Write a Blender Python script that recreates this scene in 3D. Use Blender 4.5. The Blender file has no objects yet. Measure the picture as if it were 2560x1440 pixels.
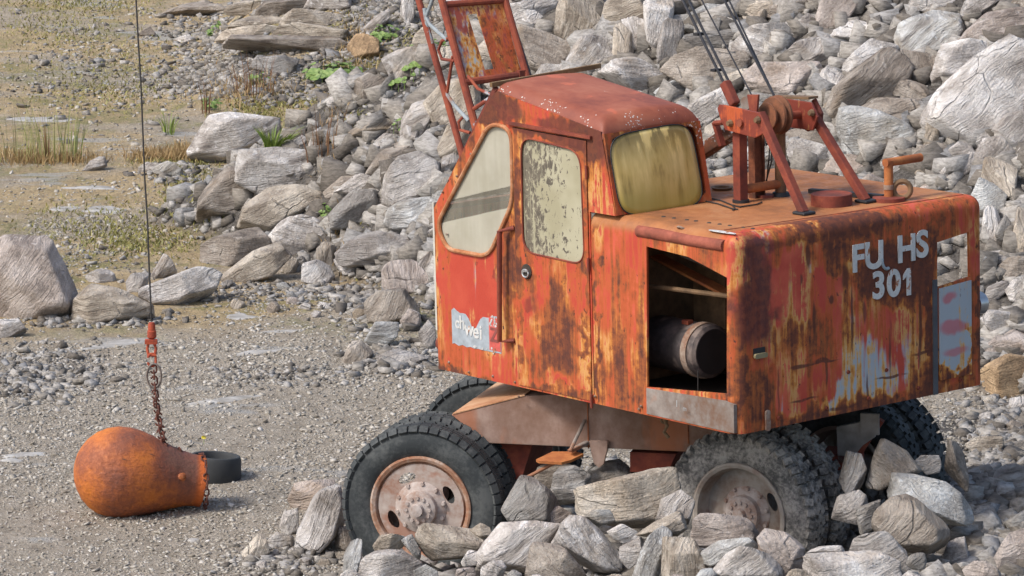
import bpy, bmesh, math, random
import numpy as np
from mathutils import Matrix, Vector
random.seed(7); rng = np.random.default_rng(11)
S = bpy.context.scene
COL = S.collection
# ------------------------------------------------------------------ camera, sky, sun, exposure
F = 10000.0; TH = math.radians(11.0); CH = 8.0
cd = bpy.data.cameras.new("camera"); cam = bpy.data.objects.new("camera", cd); COL.objects.link(cam)
cd.sensor_width = 36; cd.lens = F / 2560 * 36; cd.clip_start = 0.5; cd.clip_end = 3000
cam.location = (0, 0, CH); cam.rotation_euler = (math.radians(90) - TH, 0, 0)
S.camera = cam
w = bpy.data.worlds.new("World"); S.world = w; w.use_nodes = True
SUN_EL = math.radians(48); SUN_AZ = math.radians(-62)      # azimuth of the sun, measured from behind the camera towards the left
sky = w.node_tree.nodes.new('ShaderNodeTexSky'); sky.sky_type = 'NISHITA'; sky.sun_disc = False
sky.sun_elevation = SUN_EL; sky.air_density = 1.0; sky.dust_density = 3.0; sky.ozone_density = 1.0
bgn = w.node_tree.nodes['Background']; bgn.inputs[1].default_value = 0.14
w.node_tree.links.new(sky.outputs[0], bgn.inputs[0])
sd = bpy.data.lights.new("sun", 'SUN'); sd.energy = 2.0; sd.angle = math.radians(11); sd.color = (1, .97, .93)
sun = bpy.data.objects.new("sun", sd); COL.objects.link(sun)
sv = Vector((math.sin(SUN_AZ) * math.cos(SUN_EL), -math.cos(SUN_AZ) * math.cos(SUN_EL), math.sin(SUN_EL)))
sun.rotation_euler = sv.to_track_quat('Z', 'Y').to_euler(); sun.location = sv * 60
sky.sun_rotation = math.atan2(sv.x, sv.y)
S.view_settings.view_transform = 'Standard'; S.view_settings.look = 'None'; S.view_settings.gamma = 1
S.view_settings.exposure = 0.55
# ------------------------------------------------------------------ frames
RV = np.array([1., 0, 0]); UV = np.array([0, math.sin(TH), math.cos(TH)]); TV = np.array([0, -math.cos(TH), math.sin(TH)])
CO = np.array([0, 0, CH])
def ray(u, v): return (u - 1280) / F * RV - (v - 720) / F * UV - TV       # per metre of depth
BR = np.array([[0.62946, 0.77661, -0.02571], [-0.77659, 0.62987, 0.01297], [0.02627, 0.01181, 0.99959]])
BT = np.array([1.5973, 27.5995, 1.5715 + CH - 8.0])
def bp(u, v, ax, val):                   # a point of the photograph on a plane of the machine's own frame
    o = BR.T @ (CO - BT); d = BR.T @ ray(u, v)
    return Vector(o + (val - o[ax]) / d[ax] * d)
BM = Matrix([list(BR[0]) + [BT[0]], list(BR[1]) + [BT[1]], list(BR[2]) + [BT[2]], [0, 0, 0, 1]])
HD = 1.4305; BW = 2.5
# ------------------------------------------------------------------ numpy noise
_lat = rng.random((64, 64, 64))
def vnoise(p):
    p = np.asarray(p, float); i = np.floor(p).astype(int); f = p - i; f = f * f * (3 - 2 * f)
    x0, y0, z0 = (i[..., 0] & 63), (i[..., 1] & 63), (i[..., 2] & 63); x1, y1, z1 = (x0 + 1) & 63, (y0 + 1) & 63, (z0 + 1) & 63
    fx, fy, fz = f[..., 0], f[..., 1], f[..., 2]
    a = _lat[x0, y0, z0] * (1 - fx) + _lat[x1, y0, z0] * fx; b = _lat[x0, y1, z0] * (1 - fx) + _lat[x1, y1, z0] * fx
    c = _lat[x0, y0, z1] * (1 - fx) + _lat[x1, y0, z1] * fx; d = _lat[x0, y1, z1] * (1 - fx) + _lat[x1, y1, z1] * fx
    return (a * (1 - fy) + b * fy) * (1 - fz) + (c * (1 - fy) + d * fy) * fz - .5
def fbm(p, o=4):
    s = 0; a = 1
    for k in range(o): s = s + a * vnoise(p * 2 ** k + 17.3 * k); a *= .5
    return s
# ------------------------------------------------------------------ object helpers
def tag(o, label=None, cat=None, group=None, kind=None):
    if label: o['label'] = label
    if cat: o['category'] = cat
    if group: o['group'] = group
    if kind: o['kind'] = kind
    return o
def mesh_np(name, v, f, mat=None, smooth=False):
    v = np.asarray(v, np.float32); me = bpy.data.meshes.new(name)
    if isinstance(f, np.ndarray):
        k = f.shape[1]; me.vertices.add(len(v)); me.vertices.foreach_set('co', v.ravel())
        me.loops.add(f.size); me.loops.foreach_set('vertex_index', f.ravel().astype(np.int32))
        me.polygons.add(len(f)); me.polygons.foreach_set('loop_start', np.arange(0, f.size, k, dtype=np.int32))
        me.polygons.foreach_set('loop_total', np.full(len(f), k, np.int32))
        if smooth: me.polygons.foreach_set('use_smooth', np.ones(len(f), bool))
        me.update(calc_edges=True)
    else:
        me.from_pydata([tuple(x) for x in v], [], f)
        if smooth:
            for q in me.polygons: q.use_smooth = True
    me.validate()
    if mat: me.materials.append(mat)
    return me
def link(name, me, parent=None, mw=None, local=None):
    o = bpy.data.objects.new(name, me); COL.objects.link(o)
    if parent: o.parent = parent
    if mw is not None: o.matrix_world = mw
    if local is not None: o.matrix_local = local
    return o
def empty(name, mw=None, parent=None):
    o = bpy.data.objects.new(name, None); COL.objects.link(o); o.empty_display_size = .2
    if parent: o.parent = parent; o.matrix_local = mw if mw is not None else Matrix.Identity(4)
    elif mw is not None: o.matrix_world = mw
    return o
class MB:
    def __init__(s): s.v = []; s.f = []; s.sm = []
    def add(s, v, f, sm=False):
        n = len(s.v); s.v += [Vector(x) for x in v]; s.f += [tuple(i + n for i in q) for q in f]; s.sm += [sm] * len(f); return s
    def box(s, c, size, M=None):
        c = Vector(c); hx, hy, hz = [x / 2 for x in size]
        v = [Vector((x, y, z)) for x in (-hx, hx) for y in (-hy, hy) for z in (-hz, hz)]
        if M is not None: v = [M @ q for q in v]
        return s.add([c + q for q in v], [(0, 1, 3, 2), (4, 6, 7, 5), (0, 4, 5, 1), (2, 3, 7, 6), (0, 2, 6, 4), (1, 5, 7, 3)])
    def beam(s, a, b, wd, ht, up=(0, 0, 1)):
        a = Vector(a); b = Vector(b); d = (b - a); L = d.length; d.normalize(); sx = d.cross(Vector(up))
        if sx.length < 1e-3: sx = d.cross(Vector((0, 1, 0)))
        sx.normalize(); uz = sx.cross(d)
        return s.box((a + b) / 2, (L, wd, ht), Matrix((d, sx, uz)).transposed())
    def tube(s, pts, r, seg=10, cap=True):
        pts = [Vector(p) for p in pts]; n = len(pts); rs = r if isinstance(r, (list, tuple)) else [r] * n
        v = []; up = None
        for i, p in enumerate(pts):
            d = (pts[min(i + 1, n - 1)] - pts[max(i - 1, 0)]).normalized()
            if up is None: up = d.orthogonal().normalized()
            up = (up - d * up.dot(d))
            up = up.normalized() if up.length > 1e-5 else d.orthogonal().normalized()
            q = d.cross(up)
            for k in range(seg):
                a = 2 * math.pi * k / seg; v.append(p + (up * math.cos(a) + q * math.sin(a)) * rs[i])
        f = [(i * seg + k, i * seg + (k + 1) % seg, (i + 1) * seg + (k + 1) % seg, (i + 1) * seg + k) for i in range(n - 1) for k in range(seg)]
        s.add(v, f, True)
        if cap: s.add(v[:seg], [tuple(range(seg))[::-1]]); s.add(v[-seg:], [tuple(range(seg))])
        return s
    def lathe(s, prof, seg=64, M=None, closed=False):     # prof: (along Y, radius); spins about local Y
        v = []; n = len(prof)
        for k in range(seg):
            a = 2 * math.pi * k / seg
            for (y, r) in prof:
                q = Vector((r * math.cos(a), y, r * math.sin(a))); v.append(M @ q if M is not None else q)
        f = [(k * n + i, k * n + i + 1, ((k + 1) % seg) * n + i + 1, ((k + 1) % seg) * n + i) for k in range(seg) for i in range(n - 1)]
        if closed: f += [(k * n + n - 1, k * n, ((k + 1) % seg) * n, ((k + 1) % seg) * n + n - 1) for k in range(seg)]
        return s.add(v, f, True)
    def prism(s, poly, O, A, B, t):                        # polygon in plane (O; A, B), thickness t along A x B
        O, A, B = Vector(O), Vector(A), Vector(B); N = A.cross(B).normalized() * t; n = len(poly)
        v = [O + A * x + B * y for x, y in poly]; v += [q + N for q in v]
        return s.add(v, [tuple(range(n))[::-1], tuple(range(n, 2 * n))] + [(i, (i + 1) % n, (i + 1) % n + n, i + n) for i in range(n)])
    def torus(s, c, R, r, M=None, seg=24, ss=8, sx=1.0, sz=1.0):
        v = []; c = Vector(c)
        for i in range(seg):
            a = 2 * math.pi * i / seg
            for k in range(ss):
                b = 2 * math.pi * k / ss
                q = Vector((math.cos(a) * (R * sx + r * math.cos(b)), r * math.sin(b), math.sin(a) * (R * sz + r * math.cos(b))))
                v.append(c + (M @ q if M is not None else q))
        return s.add(v, [(i * ss + k, i * ss + (k + 1) % ss, ((i + 1) % seg) * ss + (k + 1) % ss, ((i + 1) % seg) * ss + k) for i in range(seg) for k in range(ss)], True)
    def mesh(s, name, mat):  # noqa
        me = bpy.data.meshes.new(name); me.from_pydata([tuple(x) for x in s.v], [], s.f)
        me.polygons.foreach_set('use_smooth', s.sm); me.materials.append(mat)
        bm = bmesh.new(); bm.from_mesh(me); bmesh.ops.recalc_face_normals(bm, faces=bm.faces)
        for e in bm.edges:
            if len(e.link_faces) == 2 and e.calc_face_angle(0) > .6: e.smooth = False
        bm.to_mesh(me); bm.free()
        return me
    def build(s, name, mat, parent=None, mw=None, bevel=0):
        o = link(name, s.mesh(name, mat), parent, mw)
        if bevel:
            m = o.modifiers.new('b', 'BEVEL'); m.width = bevel; m.segments = 2; m.limit_method = 'ANGLE'; m.angle_limit = math.radians(50)
        return o
def bake(o):                                               # modifiers -> real mesh
    dg = bpy.context.evaluated_depsgraph_get(); dg.update()
    me = bpy.data.meshes.new_from_object(o.evaluated_get(dg)); o.modifiers.clear(); o.data = me
def plate(name, outer, holes, O, A, B, t, mat, parent, smooth=False):
    # flat sheet with holes; outline in metres in plane (O; A, B); thickness t centred
    cu = bpy.data.curves.new(name, 'CURVE'); cu.dimensions = '2D'; cu.fill_mode = 'BOTH'; cu.extrude = t / 2
    for pl in [outer] + list(holes):
        sp = cu.splines.new('POLY'); sp.points.add(len(pl) - 1); sp.use_cyclic_u = True
        for i, (x, y) in enumerate(pl): sp.points[i].co = (x, y, 0, 1)
    tmp = bpy.data.objects.new('tmp', cu); COL.objects.link(tmp)
    dg = bpy.context.evaluated_depsgraph_get(); dg.update()
    me = bpy.data.meshes.new_from_object(tmp.evaluated_get(dg)); bpy.data.objects.remove(tmp); bpy.data.curves.remove(cu)
    A = Vector(A).normalized(); B = Vector(B).normalized(); N = A.cross(B)
    M = Matrix((A, B, N)).transposed().to_4x4(); M.translation = Vector(O); me.transform(M)
    me.name = name; me.materials.clear(); me.materials.append(mat)
    for q in me.polygons: q.use_smooth = False
    return link(name, me, parent)
def smooth_poly(pts, it=3):                                # Chaikin corner cutting
    for _ in range(it):
        o = []
        for i in range(len(pts)):
            a = pts[i]; b = pts[(i + 1) % len(pts)]
            o += [(a[0] * .75 + b[0] * .25, a[1] * .75 + b[1] * .25), (a[0] * .25 + b[0] * .75, a[1] * .25 + b[1] * .75)]
        pts = o
    return pts
def round_poly(pts, r, n=5):
    o = []; N = len(pts)
    for i in range(N):
        p = Vector(pts[i]); a = Vector(pts[i - 1]); b = Vector(pts[(i + 1) % N])
        da = (a - p); db = (b - p); q = min(r, da.length * .45, db.length * .45)
        s, e = p + da.normalized() * q, p + db.normalized() * q
        for k in range(n + 1):
            t = k / n; o.append(tuple(s * (1 - t) ** 2 + p * 2 * t * (1 - t) + e * t * t))
    return o
def text_mesh(s, size, off, ext, mat, name, parent, O, A, B):
    cu = bpy.data.curves.new('t', 'FONT'); cu.body = s; cu.size = size; cu.offset = off; cu.extrude = ext; cu.align_x = 'CENTER'; cu.align_y = 'CENTER'
    tmp = bpy.data.objects.new('tmp', cu); COL.objects.link(tmp)
    dg = bpy.context.evaluated_depsgraph_get(); dg.update()
    me = bpy.data.meshes.new_from_object(tmp.evaluated_get(dg)); bpy.data.objects.remove(tmp); bpy.data.curves.remove(cu)
    A = Vector(A).normalized(); B = Vector(B); B = (B - A * B.dot(A) * 0).normalized(); N = A.cross(B).normalized()
    M = Matrix((A, B, N)).transposed().to_4x4(); M.translation = Vector(O); me.transform(M)
    me.materials.clear(); me.materials.append(mat)
    return link(name, me, parent)
# ------------------------------------------------------------------ material helpers
class NT:
    def __init__(s, name):
        s.m = bpy.data.materials.new(name); s.m.use_nodes = True; s.t = s.m.node_tree; s.b = s.t.nodes['Principled BSDF']
        s.tc = s.n('ShaderNodeTexCoord')
    def n(s, k, **kw):
        q = s.t.nodes.new(k)
        for a, b in kw.items(): setattr(q, a, b)
        return q
    def l(s, a, b): s.t.links.new(a, b)
    def put(s, sock, val):
        if isinstance(val, bpy.types.NodeSocket): s.l(val, sock)
        else: sock.default_value = val
    def math(s, op, a, b=0.0, c=0.0, clamp=False):
        q = s.n('ShaderNodeMath', operation=op, use_clamp=clamp); s.put(q.inputs[0], a); s.put(q.inputs[1], b); s.put(q.inputs[2], c); return q.outputs[0]
    def vm(s, op, a, b=(0, 0, 0)):
        q = s.n('ShaderNodeVectorMath', operation=op); s.put(q.inputs[0], a); s.put(q.inputs[1], b); return q.outputs[1] if op == 'LENGTH' else q.outputs[0]
    def obj(s): return s.tc.outputs['Object']
    def noise(s, vec, scale, detail=5, rough=.6, dist=0.0):
        q = s.n('ShaderNodeTexNoise'); s.put(q.inputs['Vector'], vec); q.inputs['Scale'].default_value = scale; q.inputs['Detail'].default_value = detail
        q.inputs['Roughness'].default_value = rough; q.inputs['Distortion'].default_value = dist; return q.outputs['Fac']
    def noisec(s, vec, scale, detail=2):
        q = s.n('ShaderNodeTexNoise'); s.put(q.inputs['Vector'], vec); q.inputs['Scale'].default_value = scale; q.inputs['Detail'].default_value = detail; return q.outputs['Color']
    def sc(s, vec, xyz): return s.vm('MULTIPLY', vec, xyz)
    def ramp(s, fac, stops, interp='LINEAR'):
        q = s.n('ShaderNodeValToRGB'); s.put(q.inputs[0], fac); cr = q.color_ramp; cr.interpolation = interp
        while len(cr.elements) < len(stops): cr.elements.new(.5)
        for e, (p, c) in zip(cr.elements, stops): e.position = p; e.color = (c[0], c[1], c[2], 1) if not isinstance(c, (int, float)) else (c, c, c, 1)
        return q.outputs[0]
    def map(s, x, a, b, c=0.0, d=1.0, sm=True):
        q = s.n('ShaderNodeMapRange'); q.interpolation_type = 'SMOOTHSTEP' if sm else 'LINEAR'; s.put(q.inputs[0], x)
        for i, val in enumerate((a, b, c, d)): q.inputs[i + 1].default_value = val
        return q.outputs[0]
    def mix(s, fac, a, b, mode='MIX'):
        q = s.n('ShaderNodeMix', data_type='RGBA', blend_type=mode); s.put(q.inputs['Factor'], fac)
        for i, val in ((6, a), (7, b)):
            if isinstance(val, tuple) and len(val) == 3: val = val + (1,)
            s.put(q.inputs[i], val)
        return q.outputs[2]
    def bump(s, h, strength=.5, dist=.01, normal=None):
        q = s.n('ShaderNodeBump'); q.inputs['Strength'].default_value = strength; q.inputs['Distance'].default_value = dist; s.put(q.inputs['Height'], h)
        if normal: s.l(normal, q.inputs['Normal'])
        return q.outputs[0]
    def blobs(s, items, jitter=.12, seed=0.0):             # soft ellipsoids in object space: (centre, radii, weight)
        nz = s.vm('SUBTRACT', s.noisec(s.vm('ADD', s.obj(), (seed, seed, seed)), 5.0, 4), (.5, .5, .5)); p = s.vm('ADD', s.obj(), s.sc(nz, (jitter * 4,) * 3)); tot = None
        for c, r, wt in items:
            d = s.vm('LENGTH', s.vm('DIVIDE', s.vm('SUBTRACT', p, tuple(c)), tuple(r)))
            k = s.math('MULTIPLY', s.map(d, .55, 1.1, 1.0, 0.0), wt); tot = k if tot is None else s.math('ADD', tot, k)
        return tot if tot is not None else 0.0
    def out(s, color, rough=.7, normal=None, metallic=0.0, **kw):
        s.put(s.b.inputs['Base Color'], color); s.put(s.b.inputs['Roughness'], rough); s.put(s.b.inputs['Metallic'], metallic)
        if normal: s.l(normal, s.b.inputs['Normal'])
        for k, val in kw.items(): s.put(s.b.inputs[k], val)
        return s.m
RED = (.45, .052, .027); REDL = (.60, .11, .055); ORA = (.46, .088, .024); YEL = (.60, .27, .06); RST = (.30, .075, .018); DRK = (.085, .026, .016); PRM = (.36, .40, .43)
def paint(name, rust=(), prim=(), base=RED, bias=0.0, streak=.5, spots=.35, pbias=-.25, pale=.3, darkb=(), scr=(), lichen=0.0):
    k = NT(name); p = k.obj()
    big = k.noise(k.sc(p, (1, 1, .6)), 2.1, 5, .55, .3)
    st = k.math('ADD', k.math('MULTIPLY', k.noise(k.sc(p, (9, 9, .8)), 1.0, 4, .6, .1), .55), k.math('MULTIPLY', k.noise(k.sc(p, (22, 22, .9)), 1.0, 3, .55), .45))
    st2 = k.noise(k.sc(p, (34, 34, 2.6)), 1.0, 3, .6)
    sp = k.noise(p, 15.0, 8, .68)
    R = k.math('ADD', k.math('MULTIPLY', big, 1 - streak), k.math('MULTIPLY', st, streak))
    R = k.math('ADD', R, k.math('MULTIPLY', k.math('SUBTRACT', sp, .5), spots * .55))
    R = k.math('ADD', R, k.math('MULTIPLY', k.math('SUBTRACT', st2, .5), .22))
    R = k.math('ADD', R, k.math('ADD', k.blobs(rust), bias))
    P = k.math('ADD', k.noise(k.sc(k.vm('ADD', p, (7, 3, 1)), (1, 1, .7)), 2.6, 3, .5), k.math('ADD', k.blobs(prim, seed=3.0), pbias))
    P = k.map(k.math('ADD', P, k.math('MULTIPLY', k.math('SUBTRACT', st, .5), 1.5)), .44, .64)
    red = k.mix(k.map(k.noise(p, 3.3, 3, .5), .4, .68, 0, pale), base, REDL)
    c0 = k.mix(P, red, PRM)
    yl = k.math('MAXIMUM', P, k.math('MULTIPLY', k.map(k.noise(k.vm('ADD', k.sc(p, (1, 1, .5)), (4, 8, 2)), 3.4, 3, .5), .50, .62), .85))
    c = k.mix(k.map(R, .455, .52), c0, k.mix(yl, ORA, (.62, .36, .12)))
    c = k.mix(k.map(R, .50, .555), c, k.mix(yl, (.40, .075, .018), (.52, .20, .035)))
    c = k.mix(k.map(R, .545, .60), c, k.mix(k.map(sp, .42, .6), (.30, .085, .022), (.21, .055, .018)))
    c = k.mix(k.map(R, .60, .68), c, k.mix(k.map(sp, .4, .65), (.15, .04, .017), DRK))
    # crisp dark chips where the paint has popped
    ch = k.noise(k.sc(k.vm('ADD', p, (2, 9, 4)), (26, 26, 13)), 1.0, 4, .6)
    c = k.mix(k.math('MULTIPLY', k.map(ch, .655, .685), k.map(R, .40, .5)), c, (.07, .022, .012))
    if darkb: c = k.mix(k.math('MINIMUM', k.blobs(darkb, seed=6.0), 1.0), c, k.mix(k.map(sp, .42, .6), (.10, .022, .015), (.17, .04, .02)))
    if scr: c = k.mix(k.math('MINIMUM', k.math('MULTIPLY', k.blobs(scr, .012, 9.0), k.map(st, .36, .5)), .9), c, (.10, .028, .014))
    if lichen: 
        v = k.n('ShaderNodeTexVoronoi'); v.inputs['Scale'].default_value = 34; k.l(k.vm('ADD', p, k.sc(k.noisec(p, 40, 2), (.03, .03, .03))), v.inputs['Vector'])
        lm = k.math('MULTIPLY', k.map(v.outputs['Distance'], .2, .32, 1, 0), k.math('GREATER_THAN', k.math('ADD', k.noise(p, 2.6, 3), lichen), .58)); c = k.mix(lm, c, (.58, .58, .52))
    bmp = k.bump(k.math('ADD', sp, k.map(R, .45, .6, 0, -.35)), .5, .006)
    bmp = k.bump(k.noise(p, 1.7, 2), .35, .05, bmp)
    return k.out(c, k.map(R, .4, .6, .5, .86), bmp)
def plain_rust(name, a=(.17, .045, .022), b=(.30, .085, .035), c3=(.10, .03, .02), sc=5.0, extra=None, ex_amt=.6, rough=.82, st=(1, 1, 1), greyblue=0.0):
    k = NT(name); p = k.obj(); n1 = k.noise(k.sc(p, st), sc, 6, .6); n2 = k.noise(p, sc * 6, 6, .65)
    c = k.ramp(k.math('ADD', k.math('MULTIPLY', n1, .7), k.math('MULTIPLY', n2, .3)), [(.36, c3), (.5, a), (.62, b)])
    if extra: c = k.mix(k.math('MULTIPLY', k.map(k.noise(k.sc(p, st), sc * .7, 4, .6), .52, .62), ex_amt), c, extra)
    if greyblue: c = k.mix(k.map(k.noise(k.vm('ADD', p, (5, 5, 5)), 4.5, 6, .7), .66 - greyblue, .69 - greyblue), c, PRM)
    return k.out(c, rough, k.bump(n2, .5, .006))
def simple(name, col, rough=.6, var=.25, sc=8, bump=.3, metallic=0.0, dist=.005):
    k = NT(name); p = k.obj(); n = k.noise(p, sc, 6, .62)
    return k.out(k.ramp(n, [(.3, tuple(x * (1 - var) for x in col)), (.7, tuple(min(1, x * (1 + var)) for x in col))]), rough, k.bump(n, bump, dist), metallic)
# ------------------------------------------------------------------ terrain
def sst(x, a, b):
    t = np.clip((x - a) / (b - a), 0, 1); return t * t * (3 - 2 * t)
def H(x, y):
    x = np.asarray(x, float); y = np.asarray(y, float)
    toe = np.interp(x, [-30, -4.2, -1, 2, 5, 12, 40], [46, 45, 40.5, 37.6, 35.6, 33, 30])
    lb = np.interp(y, [30, 45, 50, 54, 62, 75, 120], [-4.4, -4.2, -2.5, -1.6, -.6, 0.5, 3])
    a = (y - toe) * .46; b = (x - lb) * .62
    pile = np.clip(np.minimum(a, b), 0, None); pile = np.where(pile > 5.5, 5.5 + (pile - 5.5) * .3, pile)
    bank = np.clip((x + 4.5 - .0 * y) * .35, 0, 1.0) * sst(y, 55, 60) * .8 + sst(y, 53, 57) * sst(x, -5.0, -3.4) * .35
    bank = bank + .5 * np.exp(-((x + 3.1) / 1.1) ** 2 - ((y - 60.5) / 2.2) ** 2)
    yc = np.interp(x, [-2, -.8, 1.4, 4], [28.5, 28.45, 27.4, 27.1])
    hp = np.interp(x, [-1.9, -1.0, 0.6, 1.4, 4, 6], [0, .42, .48, .64, .62, .5])
    fore = hp * (1 - sst(y, yc - .05, yc + .55))
    rr = .58 * sst(x, 2.2, 2.8) * (1 - sst(y, 29.6, 33.5)) + .0
    under = .10 * sst(x, -.4, .3) * (1 - sst(y, 31.5, 33.5)) + .34 * sst(x, -.25, .15) * (1 - sst(x, 1.3, 1.7)) * (1 - sst(y, 29.3, 30.3))
    und = .05 * fbm(np.stack([x * .5, y * .35, x * 0], -1), 3) + .02 * fbm(np.stack([x * 3, y * 3, x * 0 + 5], -1), 3)
    return np.maximum(pile, 0) + bank + np.maximum(np.maximum(fore, rr), under) + und + pile * 0 + .25 * sst(pile, .1, 1) * fbm(np.stack([x * .9, y * .9, x * 0 + 9], -1), 3)
def trace(u, v, lift=0.0):
    d = ray(u, v); t = np.arange(20, 140, .04); P = CO[None] + d[None] * t[:, None]
    hit = np.where(P[:, 2] < H(P[:, 0], P[:, 1]) + lift)[0]; i = hit[0] if len(hit) else -1
    return t[i], P[i]
xs = np.unique(np.concatenate([np.arange(-600, -40, 40), np.arange(-40, -12, 2), np.arange(-12, 12, .075), np.arange(12, 40, 2), np.arange(40, 601, 40)]))
ys = np.unique(np.concatenate([np.arange(-200, 20, 20), np.arange(20, 46, .075), np.arange(46, 82, .15), np.arange(82, 130, 3), np.arange(130, 900, 45)]))
X, Y = np.meshgrid(xs, ys); Z = H(X, Y); n, m = X.shape
idx = np.arange(n * m).reshape(n, m)
fq = np.stack([idx[:-1, :-1], idx[:-1, 1:], idx[1:, 1:], idx[1:, :-1]], -1).reshape(-1, 4)
k = NT('quarry_floor'); p = k.obj()
warp = k.vm('ADD', p, k.sc(k.noisec(p, .8, 3), (.8, .8, .8)))
fine = k.noise(p, 30, 6, .75); med = k.noise(k.sc(p, (1, .5, 1)), 5.5, 6, .7); big = k.noise(warp, .45, 4, .6)
vo = k.n('ShaderNodeTexVoronoi'); vo.inputs['Scale'].default_value = 24; k.l(k.vm('ADD', p, k.sc(k.noisec(p, 14, 2), (.06, .06, .06))), vo.inputs['Vector'])
c = k.ramp(k.math('ADD', k.math('MULTIPLY', fine, .55), k.math('MULTIPLY', med, .45)), [(.33, (.16, .135, .105)), (.46, (.33, .285, .225)), (.56, (.45, .40, .33)), (.68, (.62, .57, .50))])
c = k.mix(k.math('MULTIPLY', k.map(vo.outputs['Distance'], .0, .35, 1, 0), .35), c, (.50, .47, .42))
grey = k.mix(1.0, c, (1.03, 1.0, .97), 'MULTIPLY'); tan = k.mix(1.0, c, (1.18, 1.0, .68), 'MULTIPLY')
sx = k.n('ShaderNodeSeparateXYZ'); k.l(p, sx.inputs[0])
far = k.map(sx.outputs[1], 37.5, 40.0)
c = k.mix(k.math('MULTIPLY', k.math('ADD', k.map(big, .42, .58), .25, clamp=True), far), grey, tan)
moss = k.math('MULTIPLY', k.map(k.noise(warp, .8, 6, .65), .48, .60), far)
moss = k.math('MULTIPLY', moss, k.map(med, .40, .58))
c = k.mix(k.math('MULTIPLY', moss, .75), c, k.mix(k.map(fine, .4, .6), (.10, .105, .025), (.27, .25, .075)))
wet = k.map(k.noise(k.sc(warp, (.6, 1.4, 1)), .9, 4, .5), .62, .68)
c = k.mix(k.math('MULTIPLY', wet, .6), c, (.42, .42, .41))
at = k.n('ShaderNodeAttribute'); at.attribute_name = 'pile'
c = k.mix(at.outputs['Fac'], c, k.ramp(fine, [(.35, (.045, .038, .032)), (.55, (.13, .115, .10)), (.7, (.30, .28, .25))]))  # soil under the heaps darkened to paint in shade between the rocks
bm_ = k.bump(k.math('ADD', fine, k.math('MULTIPLY', med, 1.5)), 1.0, .05)
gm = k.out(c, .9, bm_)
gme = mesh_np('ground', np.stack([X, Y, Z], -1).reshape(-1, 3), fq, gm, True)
ga = gme.attributes.new('pile', 'FLOAT', 'POINT'); xf, yf = X.ravel(), Y.ravel()
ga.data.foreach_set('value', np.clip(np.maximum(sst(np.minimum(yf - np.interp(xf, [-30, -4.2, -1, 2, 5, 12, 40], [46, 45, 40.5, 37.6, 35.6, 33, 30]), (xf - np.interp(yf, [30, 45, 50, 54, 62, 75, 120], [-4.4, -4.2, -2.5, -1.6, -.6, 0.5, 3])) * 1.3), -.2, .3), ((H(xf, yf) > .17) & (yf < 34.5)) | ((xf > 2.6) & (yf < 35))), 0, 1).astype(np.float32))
ground = link('ground', gme); tag(ground, kind='structure')
# ------------------------------------------------------------------ rock material (tone from the object's own colour)
k = NT('schist'); p = k.obj()
oi = k.n('ShaderNodeObjectInfo')
off = k.vm('MULTIPLY', oi.outputs['Random'], (37., 19., 53.))
q0 = k.vm('ADD', p, off)
wq = k.vm('ADD', q0, k.sc(k.vm('SUBTRACT', k.noisec(q0, 2.2, 3), (.5, .5, .5)), (.17, .17, .17)))
band = k.noise(k.sc(wq, (1.9, 1.9, 17)), 1.0, 6, .62); line = k.noise(k.sc(wq, (6, 6, 75)), 1.0, 4, .6)
blot = k.noise(q0, 2.6, 5, .6); grit = k.noise(q0, 45, 5, .7)
lay = k.math('ADD', k.math('MULTIPLY', band, .55), k.math('ADD', k.math('MULTIPLY', line, .25), k.math('MULTIPLY', blot, .35)))
v1 = k.ramp(lay, [(.43, (.10, .085, .075)), (.52, (.27, .24, .21)), (.60, (.44, .41, .375)), (.70, (.68, .66, .63))])
v2 = k.ramp(k.math('ADD', k.math('MULTIPLY', blot, .75), k.math('MULTIPLY', grit, .35)), [(.40, (.17, .15, .13)), (.53, (.40, .37, .335)), (.66, (.64, .62, .585))])
c = k.mix(k.map(k.noise(q0, .8, 2), .44, .58, .05, .9), v2, v1)
crk = k.n('ShaderNodeTexVoronoi', feature='DISTANCE_TO_EDGE'); crk.inputs['Scale'].default_value = 1.0; k.l(k.sc(wq, (1.1, 1.1, 2.6)), crk.inputs['Vector'])
ck = k.map(crk.outputs['Distance'], .0, .016, 1, 0); ck = k.math('MULTIPLY', ck, k.map(blot, .5, .6))
c = k.mix(k.math('MULTIPLY', ck, .4), c, (.05, .043, .038))
c = k.mix(k.map(k.noise(q0, 6, 6, .7), .58, .66, 0, .6), c, (.70, .69, .67))
c = k.mix(k.map(k.noise(k.vm('ADD', q0, (3, 3, 3)), 1.6, 4, .6), .56, .68, 0, .32), c, (.34, .25, .15))
c = k.mix(1.0, c, oi.outputs['Color'], 'MULTIPLY')
h = k.math('ADD', k.math('MULTIPLY', band, .9), k.math('ADD', k.math('MULTIPLY', line, .6), k.math('ADD', k.math('MULTIPLY', grit, .35), k.math('MULTIPLY', k.noise(q0, 9, 6, .7), 1.1))))
h = k.math('SUBTRACT', h, k.math('MULTIPLY', ck, .5))
rockm = k.out(c, .85, k.bump(h, 1.0, .06))
k = NT('rubble_stone'); p = k.obj(); gx = k.n('ShaderNodeNewGeometry')
r_ = gx.outputs['Random Per Island']
c = k.ramp(r_, [(0, (.11, .095, .08)), (.3, (.21, .19, .165)), (.55, (.29, .27, .245)), (.8, (.40, .38, .355)), (1, (.22, .22, .225))])  # stone tones lowered to put crevice shade between the boulders into the colour
nn = k.noise(k.sc(p, (14, 14, 40)), 1.0, 5, .65)
c = k.mix(1.0, c, k.ramp(nn, [(.3, (.5, .48, .45)), (.5, (.95, .93, .9)), (.7, (1.35, 1.33, 1.3))]), 'MULTIPLY')
rubm = k.out(c, .88, k.bump(nn, .8, .02))
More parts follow.
